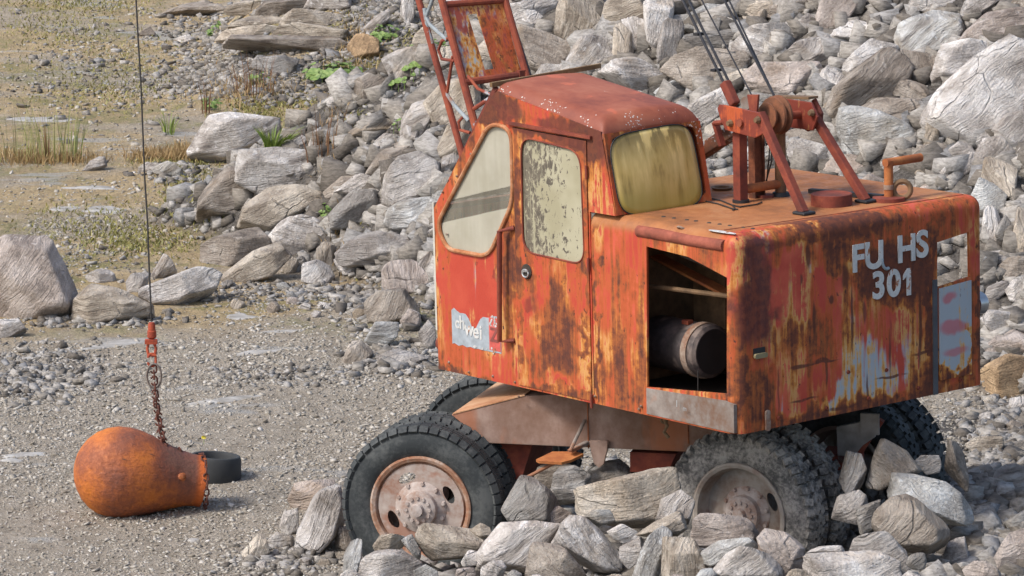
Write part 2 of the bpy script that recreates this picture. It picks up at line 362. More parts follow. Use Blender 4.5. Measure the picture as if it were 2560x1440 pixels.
# ------------------------------------------------------------------ rocks
def ico(sub):
    bm = bmesh.new(); bmesh.ops.create_icosphere(bm, subdivisions=sub, radius=1)
    v = np.array([q.co[:] for q in bm.verts]); f = np.array([[a.index for a in q.verts] for q in bm.faces]); bm.free(); return v, f
ICO = {s: ico(s) for s in (1, 2, 3, 4, 5, 6)}
def rockify(dirs, N, D, size, sn, seed, pw=70, amp=1.0):
    dn = np.maximum(dirs @ N.T, 1e-4) / D[None]; r = (dn ** pw).sum(1) ** (-1 / pw)
    P = dirs * r[:, None]; q = P / size + seed * 3.7
    s = (P @ sn) / size
    wob = .12 * fbm(q * 2.0, 2)
    lay = vnoise(np.stack([q[:, 0] * 1.4, q[:, 1] * 1.4, (s + wob) * 15 + seed], -1)); lay2 = vnoise(np.stack([q[:, 0] * 3, q[:, 1] * 3, (s + wob) * 34 + seed], -1))
    st = np.round((lay + .5) * 3) / 3 - .5
    edge = 1 - np.abs((P / (np.linalg.norm(P, axis=1, keepdims=True) + 1e-9)) @ sn)      # ledges show on the faces that cut the layers
    k_ = 1 + amp * (.022 * fbm(q * 1.7, 3) + edge * (.05 * st + .03 * lay2) + .022 * fbm(q * 8, 3))
    return P * k_[:, None]
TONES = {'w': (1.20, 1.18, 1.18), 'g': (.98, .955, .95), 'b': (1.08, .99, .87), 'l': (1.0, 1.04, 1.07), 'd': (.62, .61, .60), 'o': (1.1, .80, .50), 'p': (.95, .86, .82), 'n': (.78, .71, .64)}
ALLROCK = []
def traced_rock(pts, tone, ang, label, dz=0.0, T=None, depth=None, name='boulder', group=None, cat='boulder'):
    P = np.array(pts, float)
    o_ = sorted(map(tuple, P)); hull = []
    for seq in (o_, o_[::-1]):                              # convex outline
        h_ = []
        for q in seq:
            while len(h_) > 1 and (h_[-1][0] - h_[-2][0]) * (q[1] - h_[-2][1]) - (h_[-1][1] - h_[-2][1]) * (q[0] - h_[-2][0]) <= 0: h_.pop()
            h_.append(q)
        hull += h_[:-1]
    P = np.array(hull); u0, v0 = P.min(0); u1, v1_ = P.max(0); cu, cv = P.mean(0) * .5 + np.array([(u0 + u1) / 2, (v0 + v1_) / 2]) * .5
    if depth is None: depth, _ = trace(cu, v1_ - .13 * (v1_ - v0))
    wpx = max(u1 - u0, 1); hpx = v1_ - v0; sm = math.sqrt(wpx * hpx) / F * depth
    seed = rng.random() * 50; P = (P - [cu, cv]) * (1.10 if (cu > 1180 and v1_ < 540) or cu > 2440 else 1.0) + [cu, cv]; T = (T or rng.uniform(.62, .85)) * sm
    D0 = depth + T * .28 + dz
    P = (P - [cu, cv]) * 1.04 + [cu, cv]; A = (P[:, 0] - cu) / F * D0; B = -(P[:, 1] - cv) / F * D0
    # orientation
    n = len(A); area = sum(A[i] * B[(i + 1) % n] - A[(i + 1) % n] * B[i] for i in range(n)); s = 1 if area > 0 else -1
    Ns, Ds = [], []
    for i in range(n):
        a = np.array([A[i], B[i], 0]); b = np.array([A[(i + 1) % n], B[(i + 1) % n], 0]); e = b - a; nn = np.array([e[1], -e[0], 0]) * s; L = np.linalg.norm(nn)
        if L < 1e-6: continue
        nn /= L
        if nn @ a <= .02 * sm: continue
        for sg in ((1, -1) if i % 3 == 0 else (rng.choice([1, -1]),)):
            al = math.radians(rng.uniform(4, 26)) * sg; N_ = nn * math.cos(al) + np.array([0, 0, math.sin(al)]); a3 = a + np.array([0, 0, rng.uniform(-.1, .1) * T])
            Ns.append(N_); Ds.append(max(N_ @ a3, .05 * sm))
    for sg in (1, -1):
        for _ in range(2):
            tx, ty = rng.normal(0, .36, 2); N_ = np.array([tx, ty + (.25 if sg > 0 else -.1), sg]); N_ /= np.linalg.norm(N_); Ns.append(N_); Ds.append(T * rng.uniform(.40, .52))
    for _ in range(3):                                      # broken corners
        N_ = rng.normal(0, 1, 3); N_[2] = abs(N_[2]) if rng.random() < .75 else N_[2]; N_ /= np.linalg.norm(N_)
        cs = np.array([[a_, b_, z_] for a_, b_ in zip(A, B) for z_ in (-T * .3, T * .3)]); Ns.append(N_); Ds.append((cs @ N_).max() * rng.uniform(.72, .95))
    Ns = np.array(Ns); Ds = np.array(Ds)
    big = math.sqrt(wpx * hpx); dirs, f = ICO[5 if big > 58 else 4]
    sc3 = np.array([wpx / F * D0 / 2, hpx / F * D0 / 2, T / 2]); d2 = dirs * sc3; d2 = d2 / np.linalg.norm(d2, axis=1, keepdims=True)
    an = math.radians(ang); sn = np.array([-math.sin(an), math.cos(an), rng.uniform(.15, .45)]); sn /= np.linalg.norm(sn)
    V = rockify(d2, Ns, Ds, sm, sn, seed)
    for ax_i, Q_ in ((0, A), (1, B)):
        lo, hi = V[:, ax_i].min(), V[:, ax_i].max(); V[:, ax_i] = (V[:, ax_i] - lo) / (hi - lo) * (Q_.max() - Q_.min()) + Q_.min()
    # local frame: z = layering normal
    x_ = np.cross([0, 0, 1.], sn); x_ /= np.linalg.norm(x_); y_ = np.cross(sn, x_); Q = np.stack([x_, y_, sn], 1)   # columns in (A,B,C)
    Vl = V @ Q
    W3 = np.stack([RV, UV, TV], 1) @ Q
    C = CO + ray(cu, cv) * D0
    M = Matrix([list(W3[i]) + [C[i]] for i in range(3)] + [[0, 0, 0, 1]])
    o = link(name, mesh_np(name, Vl, f, rockm, False), None, M)
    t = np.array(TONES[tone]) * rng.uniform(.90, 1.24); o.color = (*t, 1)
    tag(o, label, cat, group); ALLROCK.append((cu, cv, big, label, o)); return o
ROCKS = [
# left row on the quarry floor
([(-70,640),(0,592),(60,590),(125,602),(152,680),(185,712),(192,760),(160,812),(60,830),(-60,825)],'p',55,'huge rounded boulder with swirling veins at left edge'),
([(-30,800),(45,797),(64,822),(20,850),(-30,852)],'g',10,'small grey rock below the huge swirling boulder'),
([(190,738),(215,718),(300,710),(350,740),(378,752),(382,785),(300,803),(230,822),(180,808)],'b',8,'low beige boulder just left of the steel cable'),
([(214,690),(250,672),(285,685),(288,702),(240,714)],'w',0,'small pale rock behind the low beige boulder'),
([(315,702),(330,682),(374,690),(362,738),(320,737)],'g',50,'small tilted rock wedged beside the steel cable'),
([(375,692),(408,635),(426,650),(442,682),(400,706)],'g',60,'small pointed rock standing above the cable row'),
([(352,716),(400,700),(470,672),(540,668),(552,700),(540,722),(470,762),(400,778),(355,752)],'w',18,'big pale boulder just right of the steel cable'),
([(500,602),(535,580),(610,568),(665,574),(674,600),(640,642),(550,678),(500,667)],'n',5,'brownish layered boulder behind the long leaning slab'),
([(550,690),(600,650),(650,618),(715,605),(727,625),(690,665),(640,700),(560,722)],'b',32,'long tan slab leaning up to the right'),
([(665,606),(690,570),(740,538),(800,550),(826,600),(812,640),(760,632),(728,642)],'w',-20,'pale peaked boulder in the middle of the row'),
([(790,622),(810,603),(836,614),(840,660),(820,684),(792,662)],'b',80,'small upright tan rock beside the peaked boulder'),
([(840,635),(880,600),(950,578),(1020,590),(1072,622),(1062,647),(1000,662),(900,667),(850,662)],'g',8,'wide flat grey boulder left of the cab'),
([(705,668),(725,640),(745,650),(738,684),(712,690)],'b',60,'small yellowish rock under the tan slab end'),
([(755,660),(790,650),(836,690),(826,716),(800,716),(755,697)],'w',40,'pale angular rock in front of the row'),
([(730,655),(752,640),(765,655),(758,680),(738,686)],'d',30,'small dark veined rock beside the yellowish one'),
([(835,650),(880,628),(910,655),(900,690),(860,692)],'g',30,'small grey rock left of the stripy block'),
([(470,387),(500,330),(530,290),(560,282),(690,300),(700,322),(650,370),(600,397),(560,427),(500,417)],'w',12,'large pale flat-topped boulder by the grass tuft'),
([(592,420),(602,374),(640,370),(800,385),(846,415),(832,450),(700,470),(655,492),(610,467)],'w',5,'large pale rounded boulder below the grass tuft'),
([(490,557),(500,500),(588,415),(602,460),(646,500),(602,562)],'n',12,'striped brown boulder under the two pale boulders'),
([(595,542),(640,500),(740,462),(815,465),(822,510),(750,552),(670,582),(600,562)],'b',22,'long finely layered slab under the pale boulder'),
([(808,470),(850,432),(905,424),(912,436),(850,478),(822,502)],'n',25,'narrow layered rock beside an orange-stained corner'),
([(812,445),(845,418),(862,424),(848,455),(822,468)],'o',10,'small orange-stained rock at the pale boulder tip'),
([(820,542),(880,478),(940,475),(957,540),(906,582),(840,582),(820,562)],'d',35,'dark grey rounded boulder in the row'),
([(835,482),(890,435),(955,440),(966,470),(930,490),(870,492)],'w',25,'pale rock above the dark grey boulder'),
([(955,500),(960,440),(990,400),(1045,380),(1092,410),(1100,460),(1060,500),(990,540)],'g',20,'grey stained boulder at the pile corner left of cab'),
([(1003,452),(1060,438),(1117,450),(1112,477),(1060,500),(1005,482)],'w',0,'small pale lens-shaped rock near the cab edge'),
([(960,562),(968,530),(1010,505),(1088,493),(1092,570),(1042,590),(985,587)],'l',10,'blue-grey banded block touching the cab edge'),
([(955,658),(1000,650),(1050,663),(1078,715),(1062,747),(1020,752),(960,722)],'p',-72,'blocky rock with upright stripes left of cab'),
([(912,802),(920,760),(975,722),(1015,722),(1048,770),(1032,802),(960,822)],'n',62,'dark striped leaning rock left of cab'),
([(912,852),(935,808),(997,805),(987,850),(960,877),(920,870)],'l',5,'pale blue-grey block with a flat top'),
([(1000,800),(1020,772),(1052,785),(1047,815),(1010,827)],'p',30,'small pinkish rock beside the blue-grey block'),
([(1046,830),(1070,800),(1088,820),(1090,880),(1060,880)],'g',40,'small grey rock against the cab headlamp'),
([(855,902),(870,860),(900,850),(932,880),(905,914),(870,917)],'n',50,'dark brown angular rock left of the blue-grey block'),
([(1040,662),(1075,628),(1088,650),(1088,700),(1070,704)],'g',60,'small tilted rock at the cab edge'),
([(940,893),(975,872),(1045,885),(1070,900),(1050,915),(960,918)],'g',5,'flat grey rock on the gravel in front of cab'),
([(205,427),(225,400),(260,391),(267,415),(235,432)],'g',15,'small grey dome rock behind the reeds'),
([(345,420),(370,405),(398,415),(392,432),(355,434)],'w',10,'small white rock crossed by the steel cable'),
([(380,417),(420,403),(457,425),(450,452),(400,442)],'l',30,'crumbled grey rock right of the steel cable'),
([(433,537),(470,525),(480,541),(450,547)],'w',10,'small pale flat rock alone on the floor'),
([(815,247),(850,233),(859,260),(832,277),(816,268)],'w',0,'small white cube-shaped rock on the grassy floor'),
([(625,167),(645,142),(700,138),(745,165),(742,187),(650,182)],'d',5,'dark curved rock below the beige ledge'),
([(340,87),(380,66),(390,85),(352,94)],'n',5,'brown rock crossed by the cable near the top'),
([(438,97),(475,86),(489,101),(455,108)],'w',0,'small white stone left of the beige ledge'),
([(560,122),(580,96),(690,88),(780,100),(850,98),(868,116),(800,140),(640,132)],'n',-2,'lowest beige slab of the layered ledge'),
([(538,98),(560,76),(660,62),(700,78),(690,104),(590,110)],'b',-4,'left beige slab of the layered ledge'),
([(670,98),(700,66),(800,58),(868,74),(866,100),(790,110)],'b',3,'right tan slab of the layered ledge'),
([(570,72),(600,44),(700,36),(740,50),(700,70)],'b',4,'thin tan slab above the left beige slab'),
([(700,60),(730,26),(850,24),(872,60),(800,72)],'b',-3,'pale tan slab high on the layered ledge'),
([(640,40),(670,4),(760,-8),(790,20),(740,42)],'n',3,'upper brown slab of the layered ledge'),
([(760,22),(780,-20),(870,-30),(880,24),(830,34)],'w',2,'topmost pale slab of the layered ledge'),
([(560,40),(580,14),(650,-6),(680,12),(640,40)],'b',8,'small tan slab at the top left of the ledge'),
([(380,47),(440,12),(545,3),(562,32),(480,47)],'n',18,'thin stacked dark slabs left of the ledge'),
([(488,20),(500,0),(528,5),(540,28),(510,34)],'n',60,'small brown block lying on the stacked slabs'),
([(868,112),(890,85),(947,90),(948,142),(880,157)],'o',60,'ochre rock right of the beige ledge'),
([(895,75),(950,30),(975,22),(970,50),(920,92)],'g',40,'grey slab leaning on the gravel bank'),
([(1000,-10),(1010,-30),(1035,-20),(1036,60),(1018,80),(1002,40)],'w',80,'pale dead root-like splinter at the top'),
# left end of the pile, behind boom and cab
([(1000,302),(1020,265),(1070,250),(1092,290),(1062,342),(1000,362)],'w',35,'pale rock at the left end of the pile'),
([(1003,300),(1015,277),(1055,270),(1060,350),(1010,362)],'g',80,'upright grey rock left of the boom'),
([(1060,260),(1100,212),(1150,198),(1195,212),(1202,300),(1140,322),(1080,310)],'b',50,'pale tan boulder behind the boom foot'),
([(1090,380),(1120,308),(1160,290),(1182,330),(1150,402),(1100,422)],'b',55,'tan rock between the boom chords'),
([(915,432),(950,368),(1020,350),(1052,370),(1000,402),(950,437)],'n',18,'brown layered rock at the pile foot'),
([(930,367),(968,333),(1012,340),(1000,366)],'w',15,'pale rock above the brown layered one'),
([(1095,445),(1105,395),(1135,375),(1155,392),(1125,447)],'g',60,'grey rock squeezed behind the cab front'),
([(770,372),(780,330),(797,318),(806,370)],'w',75,'small upright pale rock by the grass tuft'),
([(725,357),(755,338),(772,352),(770,374),(735,377)],'g',20,'small grey rock behind the grass tuft'),
([(870,330),(920,300),(1000,295),(1000,320),(930,345),(880,345)],'b',25,'low tan rock beside the brown grass'),
([(1185,420),(1210,330),(1250,300),(1260,350),(1230,400)],'g',60,'grey rock seen behind the cab windscreen edge'),
# top of the pile
([(1393,92),(1400,20),(1430,-20),(1500,-20),(1508,70),(1470,97),(1420,110)],'b',82,'big beige boulder with upright grain at the top'),
([(1503,72),(1520,0),(1600,-15),(1628,30),(1612,62),(1560,92),(1515,94)],'b',20,'big smooth tan boulder at the top centre'),
([(1533,150),(1537,70),(1555,62),(1577,85),(1587,142),(1575,160),(1545,160)],'b',85,'small upright post-like rock below the tan boulder'),
([(1558,52),(1590,45),(1624,65),(1620,122),(1605,128),(1580,80)],'w',-70,'pale rock right of the post-like rock'),
([(1612,20),(1640,3),(1682,-10),(1674,50),(1662,122),(1640,138),(1615,102)],'w',75,'tall whitish rock with a broken cap'),
([(1645,130),(1660,65),(1690,53),(1707,90),(1702,142),(1665,177)],'g',80,'upright striped rock left of the pendant cables'),
([(1240,60),(1270,15),(1310,10),(1352,45),(1340,70),(1290,75)],'w',20,'pale rock behind the boom plate'),
([(1300,0),(1330,-20),(1400,-20),(1398,25),(1360,50),(1310,20)],'g',15,'dark grey rock at the top left of the pile'),
([(1285,125),(1300,65),(1340,78),(1432,130),(1422,177),(1380,192),(1318,188)],'n',-18,'large brown-grey plate of rock beside the boom'),
([(1408,185),(1440,120),(1482,93),(1532,110),(1537,152),(1500,182),(1440,195)],'w',45,'pale knobbly boulder above the cab roof'),
([(1506,180),(1540,150),(1600,153),(1672,185),(1688,222),(1655,245),(1560,220)],'w',-15,'pale flat boulder just behind the cab roof'),
([(1640,232),(1665,205),(1700,205),(1722,228),(1722,248),(1680,250)],'l',10,'small blue-grey rock behind the cab roof corner'),
([(1662,172),(1690,140),(1740,123),(1862,135),(1864,162),(1800,182),(1740,227),(1700,202)],'n',8,'wide layered brown boulder behind the pendant cables'),
([(1698,77),(1720,40),(1760,15),(1832,20),(1852,60),(1800,82),(1720,90)],'l',12,'light blue-grey boulder crossed by the pendant cables'),
([(1712,90),(1750,82),(1850,75),(1842,128),(1760,122)],'d',5,'dark rock under the blue-grey boulder'),
([(1838,112),(1880,70),(1950,63),(1990,90),(1980,132),(1900,152),(1850,142)],'w',-20,'large pale grey boulder right of the pendant cables'),
([(1722,262),(1760,238),(1812,220),(1828,262),(1745,322),(1722,302)],'w',28,'pale striped boulder left of the mast head'),
([(1738,207),(1770,190),(1822,173),(1812,200),(1750,217)],'n',25,'thin dark slab above the mast head'),
([(1868,192),(1900,160),(2030,163),(2052,200),(2042,242),(1950,242),(1880,222)],'p',10,'large purplish boulder behind the mast head'),
([(2045,240),(2052,190),(2075,168),(2115,200),(2100,225),(2065,250)],'w',35,'pale rock right of the purplish boulder'),
([(1857,27),(1900,-5),(1960,-10),(1982,30),(1930,52),(1870,47)],'b',10,'tan rock at the top above the pale grey boulder'),
([(2043,52),(2055,5),(2080,-15),(2150,-15),(2137,30),(2090,77),(2050,72)],'p',50,'pinkish grey boulder at the top edge'),
([(1928,17),(1960,-10),(2018,-5),(2022,35),(1960,52),(1925,42)],'n',10,'brown rock at the top beside the pinkish boulder'),
([(2083,97),(2100,65),(2150,48),(2217,63),(2237,77),(2190,107),(2120,107)],'w',-15,'whitish folded boulder below the pinkish boulder'),
([(1965,150),(2000,105),(2070,90),(2095,130),(2080,160),(2010,165)],'w',30,'pale slab in the middle of the upper pile'),
([(1985,60),(2020,35),(2045,50),(2040,78),(2000,85)],'g',10,'small square grey rock in the upper pile'),
([(1880,68),(1900,28),(1915,25),(1912,60),(1895,78)],'b',70,'small upright tan rock in the upper pile'),
([(2238,102),(2255,55),(2300,33),(2392,30),(2402,70),(2382,122),(2310,138),(2252,142)],'l',35,'big round blue-grey boulder near the top right'),
([(2278,22),(2285,-15),(2402,-20),(2412,12),(2340,27)],'g',8,'flat grey boulder at the top right edge'),
([(2400,60),(2420,5),(2480,-15),(2500,15),(2440,60)],'g',30,'grey boulder wedged at the top right'),
([(2398,112),(2440,60),(2512,25),(2560,30),(2580,110),(2490,122),(2420,117)],'p',15,'purplish grey boulder at the right top corner'),
([(2335,190),(2352,130),(2400,103),(2470,108),(2492,140),(2440,182),(2380,207),(2340,204)],'w',15,'pale layered boulder above the giant slab'),
([(2316,292),(2340,250),(2420,170),(2512,103),(2590,150),(2590,255),(2480,312),(2390,362),(2345,332)],'w',33,'giant pale slab lying tilted at the right edge'),
([(2108,192),(2115,160),(2170,103),(2232,123),(2242,160),(2180,187),(2130,202)],'w',20,'pale beige boulder above the dark striped one'),
([(2068,292),(2100,220),(2170,160),(2242,128),(2270,190),(2250,242),(2150,284),(2090,307)],'n',38,'big dark striped boulder leaning up to the right'),
([(2240,172),(2250,130),(2330,148),(2352,190),(2310,204),(2260,202)],'n',-50,'brown striped rock beside the dark striped boulder'),
([(2235,222),(2245,193),(2292,213),(2320,245),(2310,267),(2245,242)],'n',-35,'small brown wedge left of the giant slab'),
([(2103,322),(2110,280),(2140,273),(2200,283),(2262,310),(2297,350),(2272,402),(2200,412),(2160,410),(2118,367)],'l',15,'rounded blue-grey boulder with white lichen'),
([(2163,270),(2200,248),(2290,253),(2328,290),(2322,337),(2270,332),(2200,288)],'n',12,'brown layered boulder behind the lichen boulder'),
([(2310,372),(2316,300),(2340,318),(2345,372),(2330,385)],'b',80,'small upright striped rock under the giant slab'),
([(1975,374),(1985,350),(2020,352),(2080,383),(2118,420),(2050,428),(1980,410)],'g',-28,'striped rock lying just behind the engine deck'),
([(1970,327),(2030,308),(2080,318),(2112,350),(2092,377),(2040,357),(1980,347)],'n',-10,'flat brown rock between the mast legs'),
([(2485,330),(2510,298),(2560,280),(2590,290),(2590,385),(2540,387),(2505,352)],'g',40,'grey striped rock under the giant slab end'),
([(2438,392),(2460,350),(2500,343),(2532,380),(2522,412),(2470,432)],'g',50,'rounded grey rock below the giant slab'),
([(2373,377),(2400,356),(2432,370),(2432,397),(2400,407)],'g',20,'small round grey rock below the giant slab'),
([(2266,407),(2300,370),(2350,360),(2372,375),(2340,402),(2290,417)],'n',8,'brown-bottomed flat rock right of the lichen boulder'),
([(2458,452),(2465,403),(2500,398),(2537,440),(2532,492),(2490,502)],'b',-50,'tan rock with a ridge above the rear corner'),
([(2343,442),(2360,413),(2400,418),(2402,457),(2360,462)],'w',50,'small white angular rock right of exhaust pipe'),
([(2428,502),(2450,450),(2492,470),(2512,495),(2502,532),(2470,542)],'l',25,'grey angular rock beyond the rear roof corner'),
([(2392,432),(2420,388),(2452,383),(2452,405),(2420,437)],'g',40,'small grey striped rock above the exhaust pipe'),
([(2290,430),(2310,408),(2345,412),(2345,440),(2310,448)],'b',20,'small tan rock just beyond the exhaust pipe'),
([(2535,395),(2550,370),(2590,365),(2590,420),(2545,425)],'w',10,'pale rock at the right edge below the slab'),
# right edge, beside the rear corner
([(2452,612),(2462,520),(2485,530),(2502,570),(2500,620),(2480,632)],'w',75,'pale oval boulder half hidden by the rear corner'),
([(2488,572),(2510,543),(2537,575),(2532,622),(2500,624)],'d',60,'dark angular rock at the right edge'),
([(2533,570),(2545,523),(2590,530),(2590,650),(2545,642)],'b',82,'upright striped slab at the right edge'),
([(2460,660),(2470,632),(2502,628),(2532,650),(2500,667),(2465,672)],'g',5,'flat grey rock under the dark angular rock'),
([(2498,668),(2530,643),(2590,655),(2590,690),(2520,702)],'n',8,'small brown layered rock at the right edge'),
([(2462,760),(2470,722),(2512,705),(2520,725),(2490,750)],'g',20,'grey rock beside the tail lamp'),
([(2515,720),(2540,700),(2590,705),(2590,760),(2535,752)],'w',30,'white rock at the right edge above the wavy one'),
([(2462,812),(2470,778),(2532,783),(2590,795),(2590,842),(2480,836)],'g',8,'flat-topped grey rock right of the rear corner'),
([(2458,870),(2490,833),(2542,818),(2590,845),(2590,900),(2470,892)],'p',18,'wavy banded rock right of the rear corner'),
([(2455,920),(2510,892),(2590,905),(2590,985),(2530,1003),(2460,990)],'o',3,'broad ochre slab with a flat sunlit top'),
([(2418,1112),(2450,1093),(2502,1098),(2502,1122),(2460,1142)],'b',5,'tan flat rock on the gravel at the right'),
([(2478,1182),(2510,1163),(2560,1173),(2590,1230),(2510,1242),(2480,1212)],'g',12,'grey folded rock at the lower right edge'),
# around the wheels
([(605,1377),(640,1335),(665,1343),(674,1380),(620,1410),(607,1402)],'b',70,'small striped cube of rock left of the front wheel'),
([(700,1312),(710,1280),(747,1273),(747,1327),(715,1347)],'w',80,'small pale striped rock behind the pointed boulder'),
([(720,1252),(735,1210),(790,1200),(837,1213),(822,1252),(760,1287),(730,1282)],'p',20,'pinkish rock behind the pointed boulder'),
([(735,1380),(745,1330),(800,1240),(845,1215),(862,1280),(852,1332),(810,1367),(770,1402),(740,1392)],'g',58,'pointed grey boulder leaning on the front tyre'),
([(668,1350),(690,1330),(735,1340),(735,1370),(690,1375)],'w',10,'flat pale rock between cube rock and pointed boulder'),
([(838,1372),(840,1320),(868,1316),(885,1350),(882,1382),(855,1387)],'n',85,'small upright grainy rock against the front tyre'),
([(858,1455),(860,1400),(888,1350),(905,1348),(904,1400),(890,1455)],'l',75,'tall thin blue-grey rock below the front tyre',28.6),
([(893,1432),(920,1390),(960,1374),(1010,1378),(1052,1410),(1058,1460),(900,1460)],'w',15,'large cream boulder at the bottom under front wheel',28.5),
([(933,1368),(950,1332),(1000,1338),(1014,1368),(990,1384),(940,1382)],'b',30,'small tan rock at the foot of the front rim',28.9),
([(1003,1347),(1030,1336),(1052,1390),(1042,1402),(1015,1372)],'l',-60,'narrow blue-grey rock below the front rim',28.85),
([(1040,1345),(1045,1308),(1110,1310),(1160,1330),(1212,1350),(1200,1387),(1100,1397),(1085,1402),(1050,1372)],'b',-8,'brown-veined pale boulder below the front wheel hub',28.8),
([(1175,1324),(1200,1308),(1222,1320),(1230,1342),(1200,1348)],'b',20,'small greenish tan rock beside the front tyre',28.9),
([(1255,1277),(1300,1190),(1330,1192),(1380,1240),(1397,1272),(1340,1312),(1270,1307)],'d',50,'dark peaked rock between the wheels by front tyre',29.0),
([(1338,1312),(1350,1285),(1400,1266),(1432,1290),(1400,1312)],'p',20,'small purplish rock right of the dark peaked rock',28.95),
([(1193,1412),(1225,1360),(1270,1315),(1330,1303),(1402,1310),(1392,1352),(1330,1432),(1250,1424)],'w',30,'broad pale boulder right of the front wheel',28.5),
([(1153,1402),(1170,1376),(1202,1383),(1197,1412),(1160,1417)],'w',20,'small white rock beside the broad pale boulder',28.6),
([(1313,1460),(1320,1380),(1355,1358),(1422,1370),(1462,1430),(1464,1460)],'n',-30,'striped brown boulder at the bottom middle',28.1),
([(1378,1362),(1410,1300),(1450,1290),(1500,1320),(1552,1380),(1547,1432),(1480,1422),(1420,1382)],'w',-55,'large white striped boulder between the wheels',28.4),
([(1438,1292),(1445,1225),(1480,1215),(1560,1190),(1702,1172),(1704,1262),(1690,1312),(1640,1292),(1560,1322),(1480,1292)],'b',8,'biggest slab lying under the chassis beam',28.75),
([(1458,1292),(1480,1273),(1520,1273),(1537,1305),(1500,1317)],'l',10,'small blue-grey rock in front of the chassis slab',28.5),
([(1518,1327),(1550,1310),(1590,1328),(1602,1350),(1560,1362)],'w',25,'small pale rock right of the white striped boulder',28.4),
([(1548,1367),(1600,1343),(1622,1380),(1570,1422),(1550,1402)],'w',10,'pale wedge rock right of the white striped boulder',28.2),
([(1578,1460),(1600,1390),(1645,1318),(1680,1345),(1652,1400),(1640,1460)],'l',65,'tall pointed blue-grey rock at the bottom',28.0),
([(1590,1342),(1640,1300),(1700,1278),(1717,1322),(1690,1347),(1640,1342)],'b',15,'layered rock left of the rear wheel',28.2),
([(1655,1460),(1657,1350),(1670,1343),(1730,1346),(1762,1400),(1775,1460)],'b',-82,'square block with upright grain at the bottom',27.8),
([(1728,1360),(1730,1305),(1760,1283),(1872,1288),(1897,1330),(1892,1362),(1800,1372),(1745,1367)],'p',3,'smooth brownish slab covering the rear wheel hub',27.85),
([(1753,1382),(1790,1350),(1850,1343),(1892,1360),(1860,1382),(1780,1412),(1760,1412)],'l',30,'grey rock under the smooth brownish slab',27.75),
([(1783,1460),(1830,1380),(1870,1363),(1932,1380),(1962,1420),(1962,1460)],'w',45,'whitish peaked boulder at the bottom right',27.5),
([(1893,1352),(1905,1323),(1960,1338),(2012,1380),(2012,1432),(1970,1445),(1920,1382)],'p',-40,'purple-brown mottled rock before the rear tyre',27.65),
([(2010,1460),(2013,1385),(2100,1378),(2242,1380),(2252,1460)],'w',3,'big pale square block at the bottom right',27.3),
([(2122,1382),(2135,1340),(2180,1343),(2212,1328),(2262,1370),(2277,1440),(2240,1455),(2140,1420)],'g',25,'grey rock behind the pale square block',27.6),
([(2018,1384),(2060,1365),(2107,1363),(2112,1384)],'w',8,'thin pale rock at the foot of the rear tyre',27.55),
([(2183,1342),(2190,1280),(2230,1238),(2300,1243),(2362,1300),(2372,1340),(2310,1384),(2250,1377),(2210,1342)],'n',50,'brown and white swirled boulder right of rear tyre',28.3),
([(2225,1245),(2235,1180),(2330,1187),(2422,1260),(2432,1300),(2380,1312),(2300,1280)],'l',-25,'blue-grey slab leaning behind the swirled boulder',28.9),
([(2165,1222),(2190,1130),(2210,1098),(2252,1108),(2302,1180),(2240,1192),(2210,1222)],'n',-50,'dark brown boulder between the rear wheels',29.2),
([(2283,1152),(2300,1138),(2342,1138),(2352,1180),(2320,1187)],'g',10,'small grey rock against the far rear wheel',29.3),
([(2363,1155),(2370,1100),(2387,1103),(2422,1190),(2422,1228),(2398,1205)],'n',-65,'dark brown splinter standing by the far wheel',29.4),
([(2098,1202),(2118,1128),(2150,1132),(2164,1200),(2135,1245)],'w',60,'smooth pale stone behind the rear tyre',29.2),
([(2138,1272),(2200,1250),(2195,1332),(2150,1337)],'d',30,'dark rock beside the rear tyre',28.7),
([(2345,1425),(2370,1360),(2412,1343),(2422,1400),(2400,1435)],'g',30,'grey stone in the lower right rubble'),
([(2415,1302),(2440,1273),(2482,1268),(2492,1300),(2450,1322)],'g',15,'small layered stone right of the swirled boulder'),
([(2475,1450),(2490,1390),(2520,1338),(2590,1325),(2590,1460)],'p',20,'purplish folded boulder in the bottom right corner'),
([(2430,1350),(2455,1325),(2500,1335),(2505,1365),(2460,1375)],'n',40,'small brown stone above the corner boulder'),
([(1375,1255),(1385,1180),(1430,1165),(1475,1190),(1480,1240),(1430,1262)],'d',10,'dark shadowed rock right behind the dark peaked rock',29.7),  # dark rock tones here also carry painted shade from under the chassis
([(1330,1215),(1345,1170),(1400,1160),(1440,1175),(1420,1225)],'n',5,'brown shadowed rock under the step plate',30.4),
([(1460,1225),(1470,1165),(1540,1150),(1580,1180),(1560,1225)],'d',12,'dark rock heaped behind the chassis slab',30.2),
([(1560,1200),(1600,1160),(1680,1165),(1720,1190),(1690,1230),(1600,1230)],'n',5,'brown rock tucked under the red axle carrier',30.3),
([(1640,1300),(1655,1240),(1700,1225),(1735,1260),(1720,1310)],'g',60,'grey rock leaning on the rear tyre front',28.6),
([(2080,1300),(2095,1240),(2140,1225),(2170,1260),(2160,1310)],'g',40,'grey rock beside the rear dual tyre',28.8),
([(2270,1460),(2290,1420),(2340,1405),(2370,1430),(2380,1460)],'d',10,'dark stone at the bottom right'),
]
for r_ in ROCKS:
    traced_rock(r_[0], r_[1], r_[2], r_[3], depth=(r_[4] if len(r_) > 4 else None), group=None)
